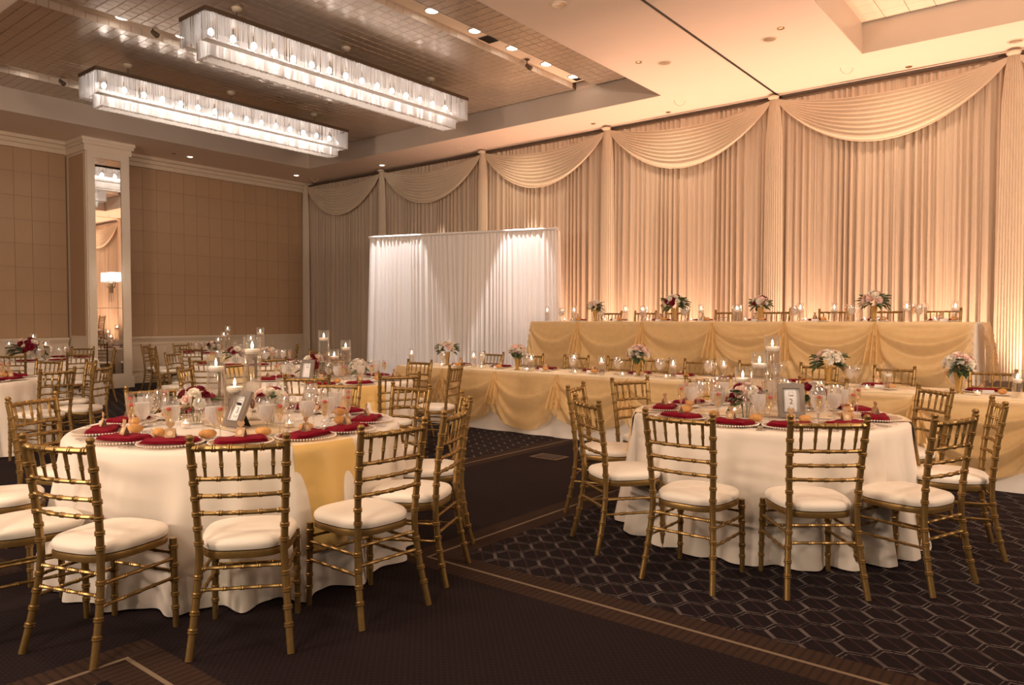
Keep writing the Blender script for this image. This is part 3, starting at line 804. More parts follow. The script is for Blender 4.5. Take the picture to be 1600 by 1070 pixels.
CHAIRS = {
    'A': [(-3.37, 1.21, 108), (-2.81, 1.70, 139), (-2.61, 2.39, 177), (-2.78, 3.0, -155), (-3.24, 3.60, -130), (-4.09, 3.92, -88), (-4.72, 3.72, -66), (-5.45, 2.62, -8), (-5.38, 1.80, 30), (-4.80, 1.16, 62), (-3.98, 1.05, 85)],
    'B': [(-1.73, 3.60, 90), (-1.05, 3.90, 128), (-.57, 4.46, 159), (-.46, 5.36, -165), (-.92, 6.15, -138), (-1.80, 6.49, -94), (-2.66, 6.13, -55), (-3.08, 5.49, -20), (-3.09, 4.68, 16), (-2.50, 3.91, 55)],
    'C': [(-5.03, 4.68, 158), (-5.50, 4.00, 129), (-5.50, 5.95, -158), (-6.50, 6.38, -88), (-7.56, 3.96, 42), (-7.80, 4.68, 15), (-7.60, 5.85, -38)],
    'E': [(-8.22, 2.98, -160), (-8.48, 3.52, -138), (-9.52, 3.82, -98), (-10.25, 3.62, -66), (-8.6, 1.55, 142)],
    'F': [(-12.22, 4.75, -175), (-12.35, 3.85, 147), (-13.5, 5.80, -112), (-14.5, 5.68, -48), (-13.3, 3.25, 100)],
    'I': [(-9.02, 4.98, 126), (-10.42, 5.02, 68), (-11.08, 5.62, 28), (-8.50, 5.62, 158), (-10.1, 7.58, -82), (-8.62, 6.85, -153)],
    'J': [(-14.95, 7.1, 34), (-13.95, 6.55, 78), (-12.75, 6.86, 132), (-14.75, 7.60, 18), (-12.3, 7.85, 178), (-12.15, 8.5, -165)]}
CHAIRS['J'] = [(-14.9, 7.0, 42), (-13.85, 6.62, 84), (-12.80, 6.82, 130), (-12.28, 7.95, 182), (-12.75, 9.05, -130), (-14.95, 7.75, 12)]
seats = {}
def table(key):
    cx, cy, R, ra = TABLES[key]; name = TN[key]
    t = link('round_table', None, loc=(cx, cy, 0), label='round banquet table hidden under cloth, ' + name.replace('the ', '', 1), category='table', group='round banquet tables')
    link('tabletop', MB().lathe([(R - .03, .735), (R - .022, .742), (R - .022, .755), (R - .03, .76)], 48).mesh('tabletop', 'kraft'), t)
    lg = MB().tube([(0, 0, 0), (0, 0, .735)], .018, 8).mesh('leg', 'dark')
    for sx in (-.45, .45):
        for sy in (-.45, .45): link('leg', lg, t, (sx, sy, 0))
    mb, Sf = round_cloth(cx, cy, R, ord(key))
    link('tablecloth', mb.mesh('tablecloth', 'linen'), loc=(cx, cy, 0), label='floor-length ivory tablecloth over ' + name, category='tablecloth', group='ivory round tablecloths')
    if ra is not None:
        link('table_runner', runner(R, Sf, radians(ra)).mesh('table_runner', 'runner'), loc=(cx, cy, 0), label='gold fabric runner laid across ' + name, category='runner', group='gold table runners')
    seats[key] = []
    for (x, y, f) in CHAIRS[key]:
        a = radians(f); ck = clock(cx, cy, x, y, key)
        ox, oy = x + .25 * cos(a), y + .25 * sin(a)
        spawn(CHAIR, (ox, oy, 0), (0, 0, a - pi / 2), label="gold cushioned chair at %s of %s" % (ck, name), category='chair', group='gold chairs around ' + name)
        seats[key].append((atan2(y - cy, x - cx), ck))
for k in TABLES: table(k)

# ------------------------------------------------------------------ long tables
def gather(u, k=.16):  # 0 at a pin, 1 mid-span
    return k + (1 - k) * (4 * u * (1 - u)) ** .8
def long_table(name_, x0, x1, y0, y1, zt, zfloor, lab, pins, drop, tcol):
    t = link('banquet_table', None, loc=((x0 + x1) / 2, (y0 + y1) / 2, zfloor), label=lab + ', under its cloths', category='table', group='long banquet tables')
    hw, hd, H = (x1 - x0) / 2, (y1 - y0) / 2, zt - zfloor
    link('tabletop', MB().box(-hw + .02, hw - .02, -hd + .02, hd - .02, H - .045, H - .012).mesh('tabletop', 'kraft', False), t)
    lg = MB().tube([(0, 0, 0), (0, 0, H - .04)], .018, 8).mesh('leg', 'dark')
    for k in range(4):
        for s_ in (-1, 1): link('leg', lg, t, (-hw + .3 + k * (2 * hw - .6) / 3, s_ * (hd - .12), 0))
    # white cloth: top and skirt all round
    H0 = zt - .008
    def per(n=700):
        L = 2 * (x1 - x0) + 2 * (y1 - y0); out = []
        for i in range(n + 1):
            s_ = L * i / n; a = x1 - x0; b = y1 - y0
            if s_ <= a: out.append((x0 + s_, y0, 0, -1, s_))
            elif s_ <= a + b: out.append((x1, y0 + s_ - a, 1, 0, s_))
            elif s_ <= 2 * a + b: out.append((x1 - (s_ - a - b), y1, 0, 1, s_))
            else: out.append((x0, y1 - (s_ - 2 * a - b), -1, 0, s_))
        return out
    pp = per(); mb = MB(); P = []; drop_full = zt - zfloor - .012 if zfloor > 0 else zt - .02
    if zfloor > 0: drop_full = zt - .02
    P.append([((x0 + x1) / 2 + (x - (x0 + x1) / 2) * .9, (y0 + y1) / 2 + (y - (y0 + y1) / 2) * .9, H0) for x, y, nx, ny, s_ in pp])
    for h in (0, .015, .2, .45, .75, 1.0):
        d = .01 + drop_full * h
        off = .010 + .055 * h ** 1.2
        P.append([(x + nx * (off + .020 * h * sin(s_ * 9 + sin(s_ * 2.3) * 2)), y + ny * (off + .020 * h * sin(s_ * 9 + sin(s_ * 2.3) * 2)), (H0 if h == 0 else H0 - d)) for x, y, nx, ny, s_ in pp])
    mb.grid(P); mb.box(x0 + .05, x1 - .05, y0 + .05, y1 - .05, H0 - .004, H0 - .0005)
    link('tablecloth', mb.mesh('tablecloth', 'linenw'), loc=(0, 0, 0), label='white floor-length cloth under gold organza on ' + lab, category='tablecloth')
    topc = MB().box(x0 - .006, x1 + .006, y0 - .012, y1 + .006, H0, zt)
    oz = link('organza_overlay', topc.mesh('organza_overlay', tcol, False), label='sheer gold organza overlay with pinned swags on ' + lab, category='overlay')
    # swagged drop along the front and both ends
    def drop_piece(pa, pb, axis, out, seed, Lmid, Lpin):
        r = random.Random(seed); n = 46; m = 30; P = []
        sk = r.uniform(-.18, .18); k_ = r.uniform(1.6, 2.6)
        for i in range(n + 1):
            u = i / n; g = gather(u, .22); Lu = Lpin + (Lmid - Lpin) * (4 * u * (1 - u)) ** .75 * (1 + sk * (u - .5)); row = []
            for j in range(m + 1):
                v = j / m; d = v * Lu; p = d / (g * Lmid)
                ph = 2 * pi * k_ * min(p, 3.2) ** .85 + 2.2 * sk * u
                amp_ = .026 * min(1, v * 4) * (.5 + .5 * g) * (1.0 if p < 1.6 else .55)
                y = .050 + .075 * v ** .7 + amp_ * (1.5 - 2.6 * abs(sin(ph / 2 + .4)) ** .6 + .35 * sin(2 * ph + 1)) + .05 * v * (1 - g) 
                row.append((pa + (pb - pa) * u, y, zt - .004 - d))
            P.append(row)
        Q = [[((a, y0 - .02 - o, z) if axis == 'x' else ((x0 - .012 - o if out < 0 else x1 + .012 + o), a, z)) for (a, o, z) in row] for row in P]
        link('swagged_drop', MB().grid(Q).mesh('swagged_drop', 'organza'), oz)
    for i in range(len(pins) - 1):
        drop_piece(pins[i], pins[i + 1], 'x', -1, i + int(zt * 100), drop[0] * (1 + .06 * ((i * 7) % 3 - 1)), drop[1])
    drop_piece(y0, y1, 'y', -1, 77, drop[0] * .85, drop[1]); drop_piece(y0, y1, 'y', 1, 78, drop[0] * .85, drop[1])
    # rosettes at the pins
    ro = MB()
    for t_ in np.linspace(0, 1, 1): pass
    rp = [(.012 * cos(a) * (1 + .3 * sin(3 * a)), -.01 - .004 * sin(5 * a), .03 * sin(a)) for a in np.linspace(0, 2 * pi, 12)]
    tail = MB()
    Pq = []
    for j in range(14):
        v = j / 13; w = .012 + .10 * v ** .7
        Pq.append([(-w + 2 * w * k / 16, -.075 - .09 * v - .022 * sin(k * 1.25 + .4) * (.3 + v), -.62 * drop[0] * v) for k in range(17)])
    tail.grid(Pq); tme = tail.mesh('pinned_tail', 'organza')
    for x in pins[1:-1]: link('pinned_tail', tme, oz, (x, y0, zt - .004))
# head table on the floor
HT = (-7.90, .6, 7.36, 8.12, .765)
pinsH = [-7.90, -6.98, -6.05, -5.08, -4.12, -3.16, -2.2, -1.24, -.3, .6]
long_table('head', *HT, 0.0, 'the long head table on the floor', pinsH, (.66, .44), 'cream')
# riser and upper table
rz = .635
rs_ = link('stage_riser', MB().box(-7.6, .2, 9.25, 11.35, .05, rz).mesh('stage_riser', 'riser', False), label='low dark carpeted riser carrying the upper head table', category='riser')
link('riser_skirt', drape('riser_skirt', -7.62, .22, 9.2, .01, rz, .012, .09, 91, 'linenw', .02), rs_)
DT = (-6.95, -1.02, 9.32, 10.05, 1.40)
pinsD = [-6.95, -6.08, -5.0, -3.97, -3.03, -2.0, -1.02]
long_table('upper', *DT, rz, 'the raised head table', pinsD, (.76, .66), 'cream')

# chairs behind the long tables
for i, x in enumerate([-7.2, -6.45, -5.68, -5.0, -4.45, -3.85, -3.15, -2.42, -1.68, -.80]):
    spawn(CHAIR, (x, 8.38, 0), (0, 0, pi + random.uniform(-.08, .08)), label='gold cushioned chair behind the floor-level head table, %s from its left end' % wording(i, 10), category='chair', group='chairs behind the head table')
for i, x in enumerate([-6.35, -5.72, -5.15, -4.35, -3.6, -2.83, -2.15, -1.5]):
    spawn(CHAIR, (x, 10.42, rz), (0, 0, pi + random.uniform(-.08, .08)), label='gold cushioned chair behind the raised head table, %s from its left end' % wording(i, 8), category='chair', group='chairs behind the raised table')

# ------------------------------------------------------------------ tableware
def tpl_goblet():
    g = MB().lathe([(.036, 0), (.036, .003), (.008, .010), (.006, .018), (.0065, .058), (.016, .068), (.032, .088), (.038, .120), (.036, .150), (.0335, .172)], 18, capt=False)
    w = MB().lathe([(.010, .067), (.0300, .089), (.0358, .120), (.0345, .146), (.001, .147)], 18)
    for q in (g, w): q.v = [(x * 1.22, y * 1.22, z * 1.2) for x, y, z in q.v]
    return Tp('water_goblet', g.mesh('water_goblet', 'glass'), [Tp('iced_water', w.mesh('iced_water', 'icewater'))])
def tpl_flute():
    g = MB().lathe([(.032, 0), (.032, .003), (.006, .009), (.0045, .02), (.005, .075), (.012, .09), (.021, .125), (.0245, .165), (.023, .205)], 16, capt=False)
    w = MB().lathe([(.006, .088), (.0195, .125), (.0225, .160), (.0225, .172), (.001, .173)], 16)
    b = MB().lathe([(.004, -.010), (.011, -.006), (.0135, .001), (.011, .008), (.004, .011)], 12, (0.004, 0, .170))
    return Tp('champagne_flute', g.mesh('champagne_flute', 'glass'), [Tp('champagne', w.mesh('champagne', 'champagne')), Tp('raspberry', b.mesh('raspberry', 'berry'))])
def tpl_wine():
    g = MB().lathe([(.034, 0), (.034, .003), (.007, .009), (.0045, .02), (.005, .085), (.018, .098), (.037, .125), (.041, .15), (.037, .180), (.032, .200)], 18, capt=False)
    g.v = [(x * 1.14, y * 1.14, z * 1.08) for x, y, z in g.v]
    return Tp('wine_glass', g.mesh('wine_glass', 'glass'))
def tpl_charger():
    p = MB().lathe([(.10, .004), (.158, .010), (.160, .013), (.11, .008), (.001, .007)], 36)
    b = MB()
    for k in range(64):
        a = 2 * pi * k / 64; x, y = .163 * cos(a), .163 * sin(a); r = .0062
        b.add([(x + r, y, .011), (x, y + r, .011), (x - r, y, .011), (x, y - r, .011), (x, y, .011 + r), (x, y, .011 - r)], [(0, 1, 4), (1, 2, 4), (2, 3, 4), (3, 0, 4), (1, 0, 5), (2, 1, 5), (3, 2, 5), (0, 3, 5)])
    return Tp('charger_plate', p.mesh('charger_plate', 'plate'), [Tp('beaded_rim', b.mesh('beaded_rim', 'bead'), kind='stuff')])
def tpl_napkin():
    P = []; n, m = 22, 10
    mb = MB()
    for layer, (sx, sy, z) in enumerate([(1, 1, .0), (.96, .97, .006), (.9, .94, .012)]):
        P = []
        for i in range(n + 1):
            u = i / n * 2 - 1; row = []
            for j in range(m + 1):
                v = j / m * 2 - 1
                edge = min(1, (1 - abs(u)) * 7) * min(1, (1 - abs(v)) * 5)
                zz = z + .009 * edge ** .5 + .0025 * sin(5 * u + layer) * edge + .002 * sin(7 * v + 2 * u)
                row.append((u * .118 * sx + .006 * sin(3 * v), v * .066 * sy + .005 * sin(4 * u), .012 + zz))
            P.append(row)
        mb.grid(P)
        ring_ = []
        mb.box(-.114 * sx, .114 * sx, -.061 * sy, .061 * sy, .010 + z, .014 + z)
    mb.v = [(x * 1.12, y * 1.15, z) for x, y, z in mb.v]
    return Tp('napkin', mb.mesh('napkin', 'red'))
def tpl_favor():
    b = MB().add([(-.026, -.018, 0), (.026, -.018, 0), (.026, .018, 0), (-.026, .018, 0), (-.026, 0, .046), (.026, 0, .046)], [(0, 3, 2, 1), (0, 1, 5, 4), (2, 3, 4, 5), (0, 4, 3), (1, 2, 5)])
    seal = MB(); n = 20
    # round label on the sloping face
    vs = []; nrm = Vector((0, -.93, .365)); c0 = Vector((0, -.0098, .021)); ux = Vector((1, 0, 0)); uy = Vector((0, .365, .93))
    for k in range(n): vs.append(c0 + nrm * .0015 + ux * (.014 * cos(2 * pi * k / n)) + uy * (.014 * sin(2 * pi * k / n)))
    for k in range(n): vs.append(c0 - nrm * .001 + ux * (.014 * cos(2 * pi * k / n)) + uy * (.014 * sin(2 * pi * k / n)))
    seal.add(vs, [tuple(range(n))] + [(k, k + n, (k + 1) % n + n, (k + 1) % n) for k in range(n)])
    h = MB(); pts = []
    for k in range(24):
        t = 2 * pi * k / 24; pts.append((.0014 * 16 * sin(t) ** 3, .0014 * (13 * cos(t) - 5 * cos(2 * t) - 2 * cos(3 * t) - cos(4 * t))))
    vs = [(x, -.0015, .064 + z) for x, z in pts] + [(x, .0015, .064 + z) for x, z in pts]
    h.add(vs, [tuple(range(24)), tuple(range(24, 48))[::-1]] + [(k, (k + 1) % 24, (k + 1) % 24 + 24, k + 24) for k in range(24)])
    ends = MB().add([(.0263, -.017, 0.001), (.0263, .017, .001), (.0263, 0, .044)], [(0, 1, 2)]).add([(-.0263, -.017, 0.001), (-.0263, .017, .001), (-.0263, 0, .044)], [(0, 2, 1)])
    return Tp('favor_box', b.mesh('favor_box', 'kraft', False), [Tp('heart_tag', h.mesh('heart_tag', 'kraft', False)), Tp('round_seal', seal.mesh('round_seal', 'kraftl', False)), Tp('open_end', ends.mesh('open_end', 'kraftd', False))])
def tpl_roll():
    P = []; n, m = 20, 10
    mb = MB()
    for j in range(m + 1):
        p = pi * j / m; row = []
        for i in range(n + 1):
            t = 2 * pi * i / n; r = sin(p) * (1 + .06 * sin(3 * t) + .03 * sin(5 * t + 1))
            z = .028 + .026 * -cos(p) * (1 if cos(p) < 0 else .9) + .004 * abs(sin(2 * t)) * sin(p)
            row.append((.047 * r * cos(t), .034 * r * sin(t), z))
        P.append(row)
    return Tp('bread_roll', mb.grid(P).mesh('bread_roll', 'bread'))
def tpl_plate():
    return Tp('bread_plate', MB().lathe([(.045, 0), (.05, .003), (.078, .010), (.078, .012), (.048, .006), (.001, .005)], 28).mesh('bread_plate', 'china'))
def flat(pts, th):
    mb = MB(); n = len(pts)
    mb.add([(x, y, 0) for x, y in pts] + [(x, y, th) for x, y in pts], [tuple(range(n))[::-1], tuple(range(n, 2 * n))] + [(k, (k + 1) % n, (k + 1) % n + n, k + n) for k in range(n)])
    return mb
def tpl_knife():
    mb = flat([(-.006, -.10), (.006, -.10), (.0045, 0), (.010, .02), (.010, .08), (.002, .10), (-.005, .07), (-.0045, 0)], .003)
    return Tp('table_knife', mb.mesh('table_knife', 'steel', False))
def tpl_fork():
    mb = flat([(-.006, -.10), (.006, -.10), (.003, -.02), (.003, .03), (-.003, .03), (-.003, -.02)], .003)
    mb.add(*(lambda q: (q.v, q.f))(flat([(-.003, .03), (.003, .03), (.011, .045), (.011, .06), (-.011, .06), (-.011, .045)], .003)))
    for k in range(4): mb.box(-.011 + k * .0065, -.0085 + k * .0065, .06, .10, 0, .003)
    return Tp('table_fork', mb.mesh('table_fork', 'steel', False))
def tpl_spoon():
    mb = flat([(-.005, -.09), (.005, -.09), (.003, .03), (-.003, .03)], .003)
    mb.add(*(lambda q: (q.v, q.f))(flat([(.016 * cos(t), .058 + .030 * sin(t)) for t in np.linspace(0, 2 * pi, 14)[:-1]], .004)))
    return Tp('table_spoon', mb.mesh('table_spoon', 'steel', False))
GOB, FLU, WIN, CHG, NAP, FAV, ROL, PLA, KNI, FOR, SPO = tpl_goblet(), tpl_flute(), tpl_wine(), tpl_charger(), tpl_napkin(), tpl_favor(), tpl_roll(), tpl_plate(), tpl_knife(), tpl_fork(), tpl_spoon()
fl = MB().lathe([(.002, 0), (.006, .007), (.008, .015), (.005, .029), (.001, .044)], 8).mesh('flame', 'flame')
wick = MB().tube([(0, 0, 0), (0, 0, .010)], .0012, 5).mesh('wick', 'dark')
def floating(h, r=.055, lvl=None, lit=True):
    lvl = lvl if lvl is not None else h - .085
    g = MB().lathe([(r, 0), (r, h), (r - .003, h), (r - .003, .012)], 28, capt=False).mesh('glass_vase', 'vaseglass')
    w = MB().lathe([(r - .006, .010), (r - .006, lvl - .012), (.001, lvl - .012)], 20).mesh('water', 'water')
    c_ = MB().lathe([(r * .70, lvl - .026), (r * .86, lvl - .012), (r * .9, lvl), (r * .86, lvl + .006), (.001, lvl + .004)], 22).mesh('floating_candle', 'wax')
    kids = [Tp('wick', wick, loc=(0, 0, lvl + .003))] + ([Tp('flame', fl, loc=(0, 0, lvl + .010))] if lit else [])
    return Tp('candle_vase', g, [Tp('water', w), Tp('floating_candle', c_, kids)])
VT, VM, VS = floating(.54), floating(.43), floating(.32)
VH = floating(.235, .04); VHL = floating(.235, .04, lit=False)
vt = MB().lathe([(.022, 0), (.03, .01), (.032, .05), (.030, .05), (.027, .012)], 16, capt=False).mesh('votive_candle', 'vaseglass')
VOT = Tp('votive_candle', vt, [Tp('wax', MB().lathe([(.025, .008), (.026, .028), (.001, .028)], 14).mesh('wax', 'wax'), [Tp('flame', fl, loc=(0, 0, .026), scale=.45)])])

# flowers
def bloom_mesh(mat, seed):
    r = random.Random(seed); mb = MB()
    for ringi, (n, rad, tilt, sz) in enumerate([(3, .10, 1.35, .55), (4, .28, 1.05, .72), (6, .50, .70, .85), (7, .68, .32, .92)]):
        for k in range(n):
            a = 2 * pi * k / n + ringi * .5 + r.uniform(-.15, .15); P = []
            for i in range(5):
                u = i / 4; row = []
                for j in range(5):
                    v = j / 4 * 2 - 1
                    wv = .52 * sz * (1 - .55 * u * u) * (.55 + .9 * u * (1.15 - .5 * u)) * v
                    out = rad * .35 + sz * .62 * u * cos(tilt) ; h = sz * .75 * u * sin(tilt) - .12 * v * v * 0 + .12 * u * u * (1 - tilt) - .25 * rad
                    cup = .28 * v * v * sz * (.4 + .6 * sin(tilt))
                    o_ = out - cup * .8
                    row.append((o_ * cos(a) - wv * sin(a), o_ * sin(a) + wv * cos(a), h + cup * .15 + .15))
                P.append(row)
            mb.grid(P)
    mb.lathe([(.05, -.1), (.22, .0), (.26, .2), (.18, .42), (.05, .5)], 8)
    return mb.mesh('bloom', mat)
BLOOM = {c_: bloom_mesh(c_ + '_p', i) for i, c_ in enumerate(('white', 'blush', 'burg'))}
def leaf_mesh(mat, w=.22):
    P = [[(w * v * sin(pi * min(.98, u * .92 + .06)) ** .8, u, .18 * sin(u * 2.4) - .10 * abs(v) * 0 + .08 * v * v) for v in (-1, -.5, 0, .5, 1)] for u in np.linspace(0, 1, 6)]
    return MB().grid(P).mesh('leaf', mat)
LEAF = [leaf_mesh('leaf', .24), leaf_mesh('leaf2', .16), leaf_mesh('leaf', .13)]
def bouquet(loc, lab, R=.105, cols=('white', 'blush', 'white'), seed=0, vase='gold', n=13, nl=22, grp='flower arrangements', drop=.9):
    r = random.Random(seed)
    if vase == 'gold': R *= .92; n += 5; nl += 14
    if vase == 'gold':
        h = .185; v = MB().lathe([(.040, 0), (.038, .006), (.022, .02), (.024, .05), (.030, .10), (.037, .15), (.042, h)], 20, capt=False).mesh('vase', 'goldvase')
    else:
        h = .085; v = MB().lathe([(.045, 0), (.048, .01), (.05, h), (.047, h), (.044, .01)], 20, capt=False).mesh('vase', 'vaseglass')
    root = link('flower_arrangement', None, loc=loc, rot=(0, 0, r.uniform(0, 6)), label=lab, category='flowers', group=grp)
    link('vase', v, root)
    c0 = Vector((0, 0, h + R * .42))
    stems = MB()
    for k in range(5):
        a = k * 1.26; stems.tube([(.018 * cos(a), .018 * sin(a), .012), (.03 * cos(a + .4), .03 * sin(a + .4), h + .02)], .0025, 5)
    link('stem', stems.mesh('stem', 'leaf'), root)
    ga = 2.399
    for k in range(n):
        t = (k + .4) / n; ph = math.acos(1 - t * 1.12); a = ga * k + r.uniform(-.2, .2)
        d = Vector((sin(ph) * cos(a), sin(ph) * sin(a), cos(ph) * .85)); sz = R * r.uniform(.32, .47)
        q = d.to_track_quat('Z', 'Y').to_euler()
        link('bloom', BLOOM[cols[k % len(cols)]], root, c0 + d * R * .80, q, sz)
    for k in range(nl):
        a = ga * k * 1.3 + r.uniform(-.3, .3); el = r.uniform(-.75, .30)
        d = Vector((cos(el) * cos(a), cos(el) * sin(a), sin(el)))
        q = d.to_track_quat('Y', 'Z').to_euler()
        link('leaf', LEAF[k % 3], root, c0 + d * R * .45, q, R * r.uniform(.75, 1.05))
    return root

WH = ('white', 'blush', 'white'); MX = ('burg', 'white', 'blush', 'burg', 'white'); WW = ('white', 'white', 'white', 'blush')

# place settings round the tables
cnt = {}
def put(tp, loc, rot, item, ck, where, cat, grp, **kw):
    spawn(tp, loc, (0, 0, rot), label=("%s at %s on %s" if len((item+' '+where).split()) < 13 else "%s at %s, %s") % (item, ck, where), category=cat, group=grp, **kw)
FULL = {'A': 3, 'B': 3, 'C': 2, 'E': 2, 'F': 1, 'I': 1, 'J': 1}
Z0 = ZTOP + .006
rr_ = random.Random(5)
for key, lst in seats.items():
    cx, cy, R, ra = TABLES[key]; lv = FULL[key]; w = TN[key]
    for a, ck in lst:
        def L(dx, dy):  # dx to the diner's right, dy from rim towards the centre
            rr = R - dy
            return (cx + rr * cos(a) - dx * sin(a), cy + rr * sin(a) + dx * cos(a), Z0)
        face = a + pi / 2      # local +y towards the centre
        def clear(dx, dy, rad=.05):
            # glasses stand beside the table-number frame, not in front of it
            fx0, fx1 = {'A': (338, 395), 'B': (1212, 1264)}.get(key, (0, 0))
            for k in range(14):
                q = Vector(L(dx + .015 * k, dy)) - EYE; dep = q.dot(fw); px = 800 + FPX * q.dot(rt) / dep; w_ = FPX * rad / dep
                if dep > 4.9 or px + w_ < fx0 or px - w_ > fx1: return L(dx + .015 * k, dy)
            return L(dx, dy)
        p = L(0, .20)
        put(CHG, p, face, 'beaded glass charger plate', ck, w, 'plate', 'beaded charger plates')
        put(NAP, (p[0], p[1], Z0 + .002), face + rr_.uniform(-.25, .25), 'folded burgundy napkin', ck, w, 'napkin', 'burgundy napkins')
        j = rr_.uniform(-.015, .015)
        put(GOB, clear(.12 + j, .40), 0, 'stemmed glass of iced water', ck, w, 'glass', 'iced water goblets')
        put(FLU, clear(.20, .33 + j, .03), 0, 'champagne flute with raspberry', ck, w, 'glass', 'champagne flutes')
        if lv >= 1: put(WIN, clear(.03 + j, .45), 0, 'empty stemmed wine glass', ck, w, 'glass', 'wine glasses')
        if lv >= 2:
            put(FAV, (p[0], p[1], Z0 + .037), face + rr_.uniform(-.6, .6), 'small kraft favour box', ck, w, 'favor box', 'kraft favour boxes')
            q = L(-.17, .36); put(PLA, q, 0, 'white bread plate', ck, w, 'plate', 'bread plates')
            put(ROL, (q[0], q[1], Z0 + .004), rr_.uniform(0, 3), 'golden bread roll', ck, w, 'bread roll', 'bread rolls')
        if lv >= 3:
            put(FOR, L(-.20, .17), face, 'silver fork', ck, w, 'fork', 'forks'); 
            put(KNI, L(.20, .17), face, 'silver knife', ck, w, 'knife', 'knives'); put(SPO, L(.235, .165), face, 'silver spoon', ck, w, 'spoon', 'spoons')

# centrepieces
def cp(key, loc, lab, tp): spawn(tp, (loc[0], loc[1], Z0), label=lab + ' on ' + TN[key], category='candle', group='floating candle vases')
def place(px, d):  # table position along the ray of a pixel column at depth d
    return (fw * 1).xy * 0 + Vector(((fw + rt * ((px - 800) / FPX)).x, (fw + rt * ((px - 800) / FPX)).y)) * d
for key, items in {'A': [(394, 4.78, VT, 'tallest floating-candle vase'), (337, 4.72, VM, 'middle-height floating-candle vase'), (366, 4.50, VS, 'shortest floating-candle vase')],
                   'B': [(1207, 5.22, VT, 'tallest floating-candle vase'), (1187, 5.05, VM, 'middle-height floating-candle vase'), (1161, 5.18, VS, 'shortest floating-candle vase')],
                   'C': [(506, 7.85, VT, 'tallest floating-candle vase'), (540, 8.05, VM, 'middle-height floating-candle vase'), (522, 8.3, VS, 'shortest floating-candle vase')],
                   'F': [(14, 12.0, VS, 'left floating-candle vase'), (71, 12.0, VS, 'right floating-candle vase'), (52, 12.4, VM, 'middle floating-candle vase')],
                   'I': [(407, 11.1, VT, 'tallest floating-candle vase'), (392, 11.3, VM, 'middle-height floating-candle vase')],
                   'J': [(356, 14.7, VT, 'tallest floating-candle vase'), (350, 14.5, VM, 'middle-height floating-candle vase'), (341, 14.6, VS, 'shortest floating-candle vase')],
                   }.items():
    for px, d, tp, lab in items: cp(key, place(px, d), lab, tp)
def flow(key, px, d, lab, seed, cols=MX, R=.115):
    p = place(px, d); bouquet((p.x, p.y, Z0), lab + ' on ' + TN[key], R, cols, seed, 'glass', 12, 16, 'low flower arrangements')
flow('A', 305, 4.60, 'burgundy and blush flowers, left arrangement', 1, ('burg', 'burg', 'white', 'blush'))
flow('A', 421, 4.55, 'burgundy and white flowers, right arrangement', 2, ('white', 'burg', 'blush', 'white'))
flow('B', 1166, 4.80, 'blush and green flowers before the candles', 3, ('blush', 'burg', 'white', 'white'), .12)
flow('B', 1270, 5.25, 'white and burgundy flowers behind the frame', 4, ('white', 'burg', 'white'), .10)
flow('C', 492, 8.0, 'burgundy and blush flowers, left arrangement', 5, ('burg', 'blush', 'burg', 'white'), .15)
flow('C', 560, 8.1, 'pale flowers, right arrangement', 6, WH, .11)
flow('F', 44, 11.7, 'burgundy and blush flowers', 7, ('burg', 'blush', 'white', 'burg'), .22)
flow('I', 368, 10.9, 'burgundy and white flowers, left arrangement', 8, ('white', 'burg', 'white'), .14)
flow('I', 418, 11.0, 'pale blush flowers, right arrangement', 9, WH, .13)
flow('J', 331, 14.4, 'dark small flowers', 10, ('burg', 'white'), .12)
def votive(px, py, lab):
    p = at(px, py, Z0); spawn(VOT, (p.x, p.y, Z0), label=lab, category='candle', group='votive candles')
votive(452, 668, 'small votive candle behind the flute on the near left table')
votive(290, 668, 'small votive candle front left on the near left round table')
votive(1147, 646, 'small votive candle beside flowers on the near right table')

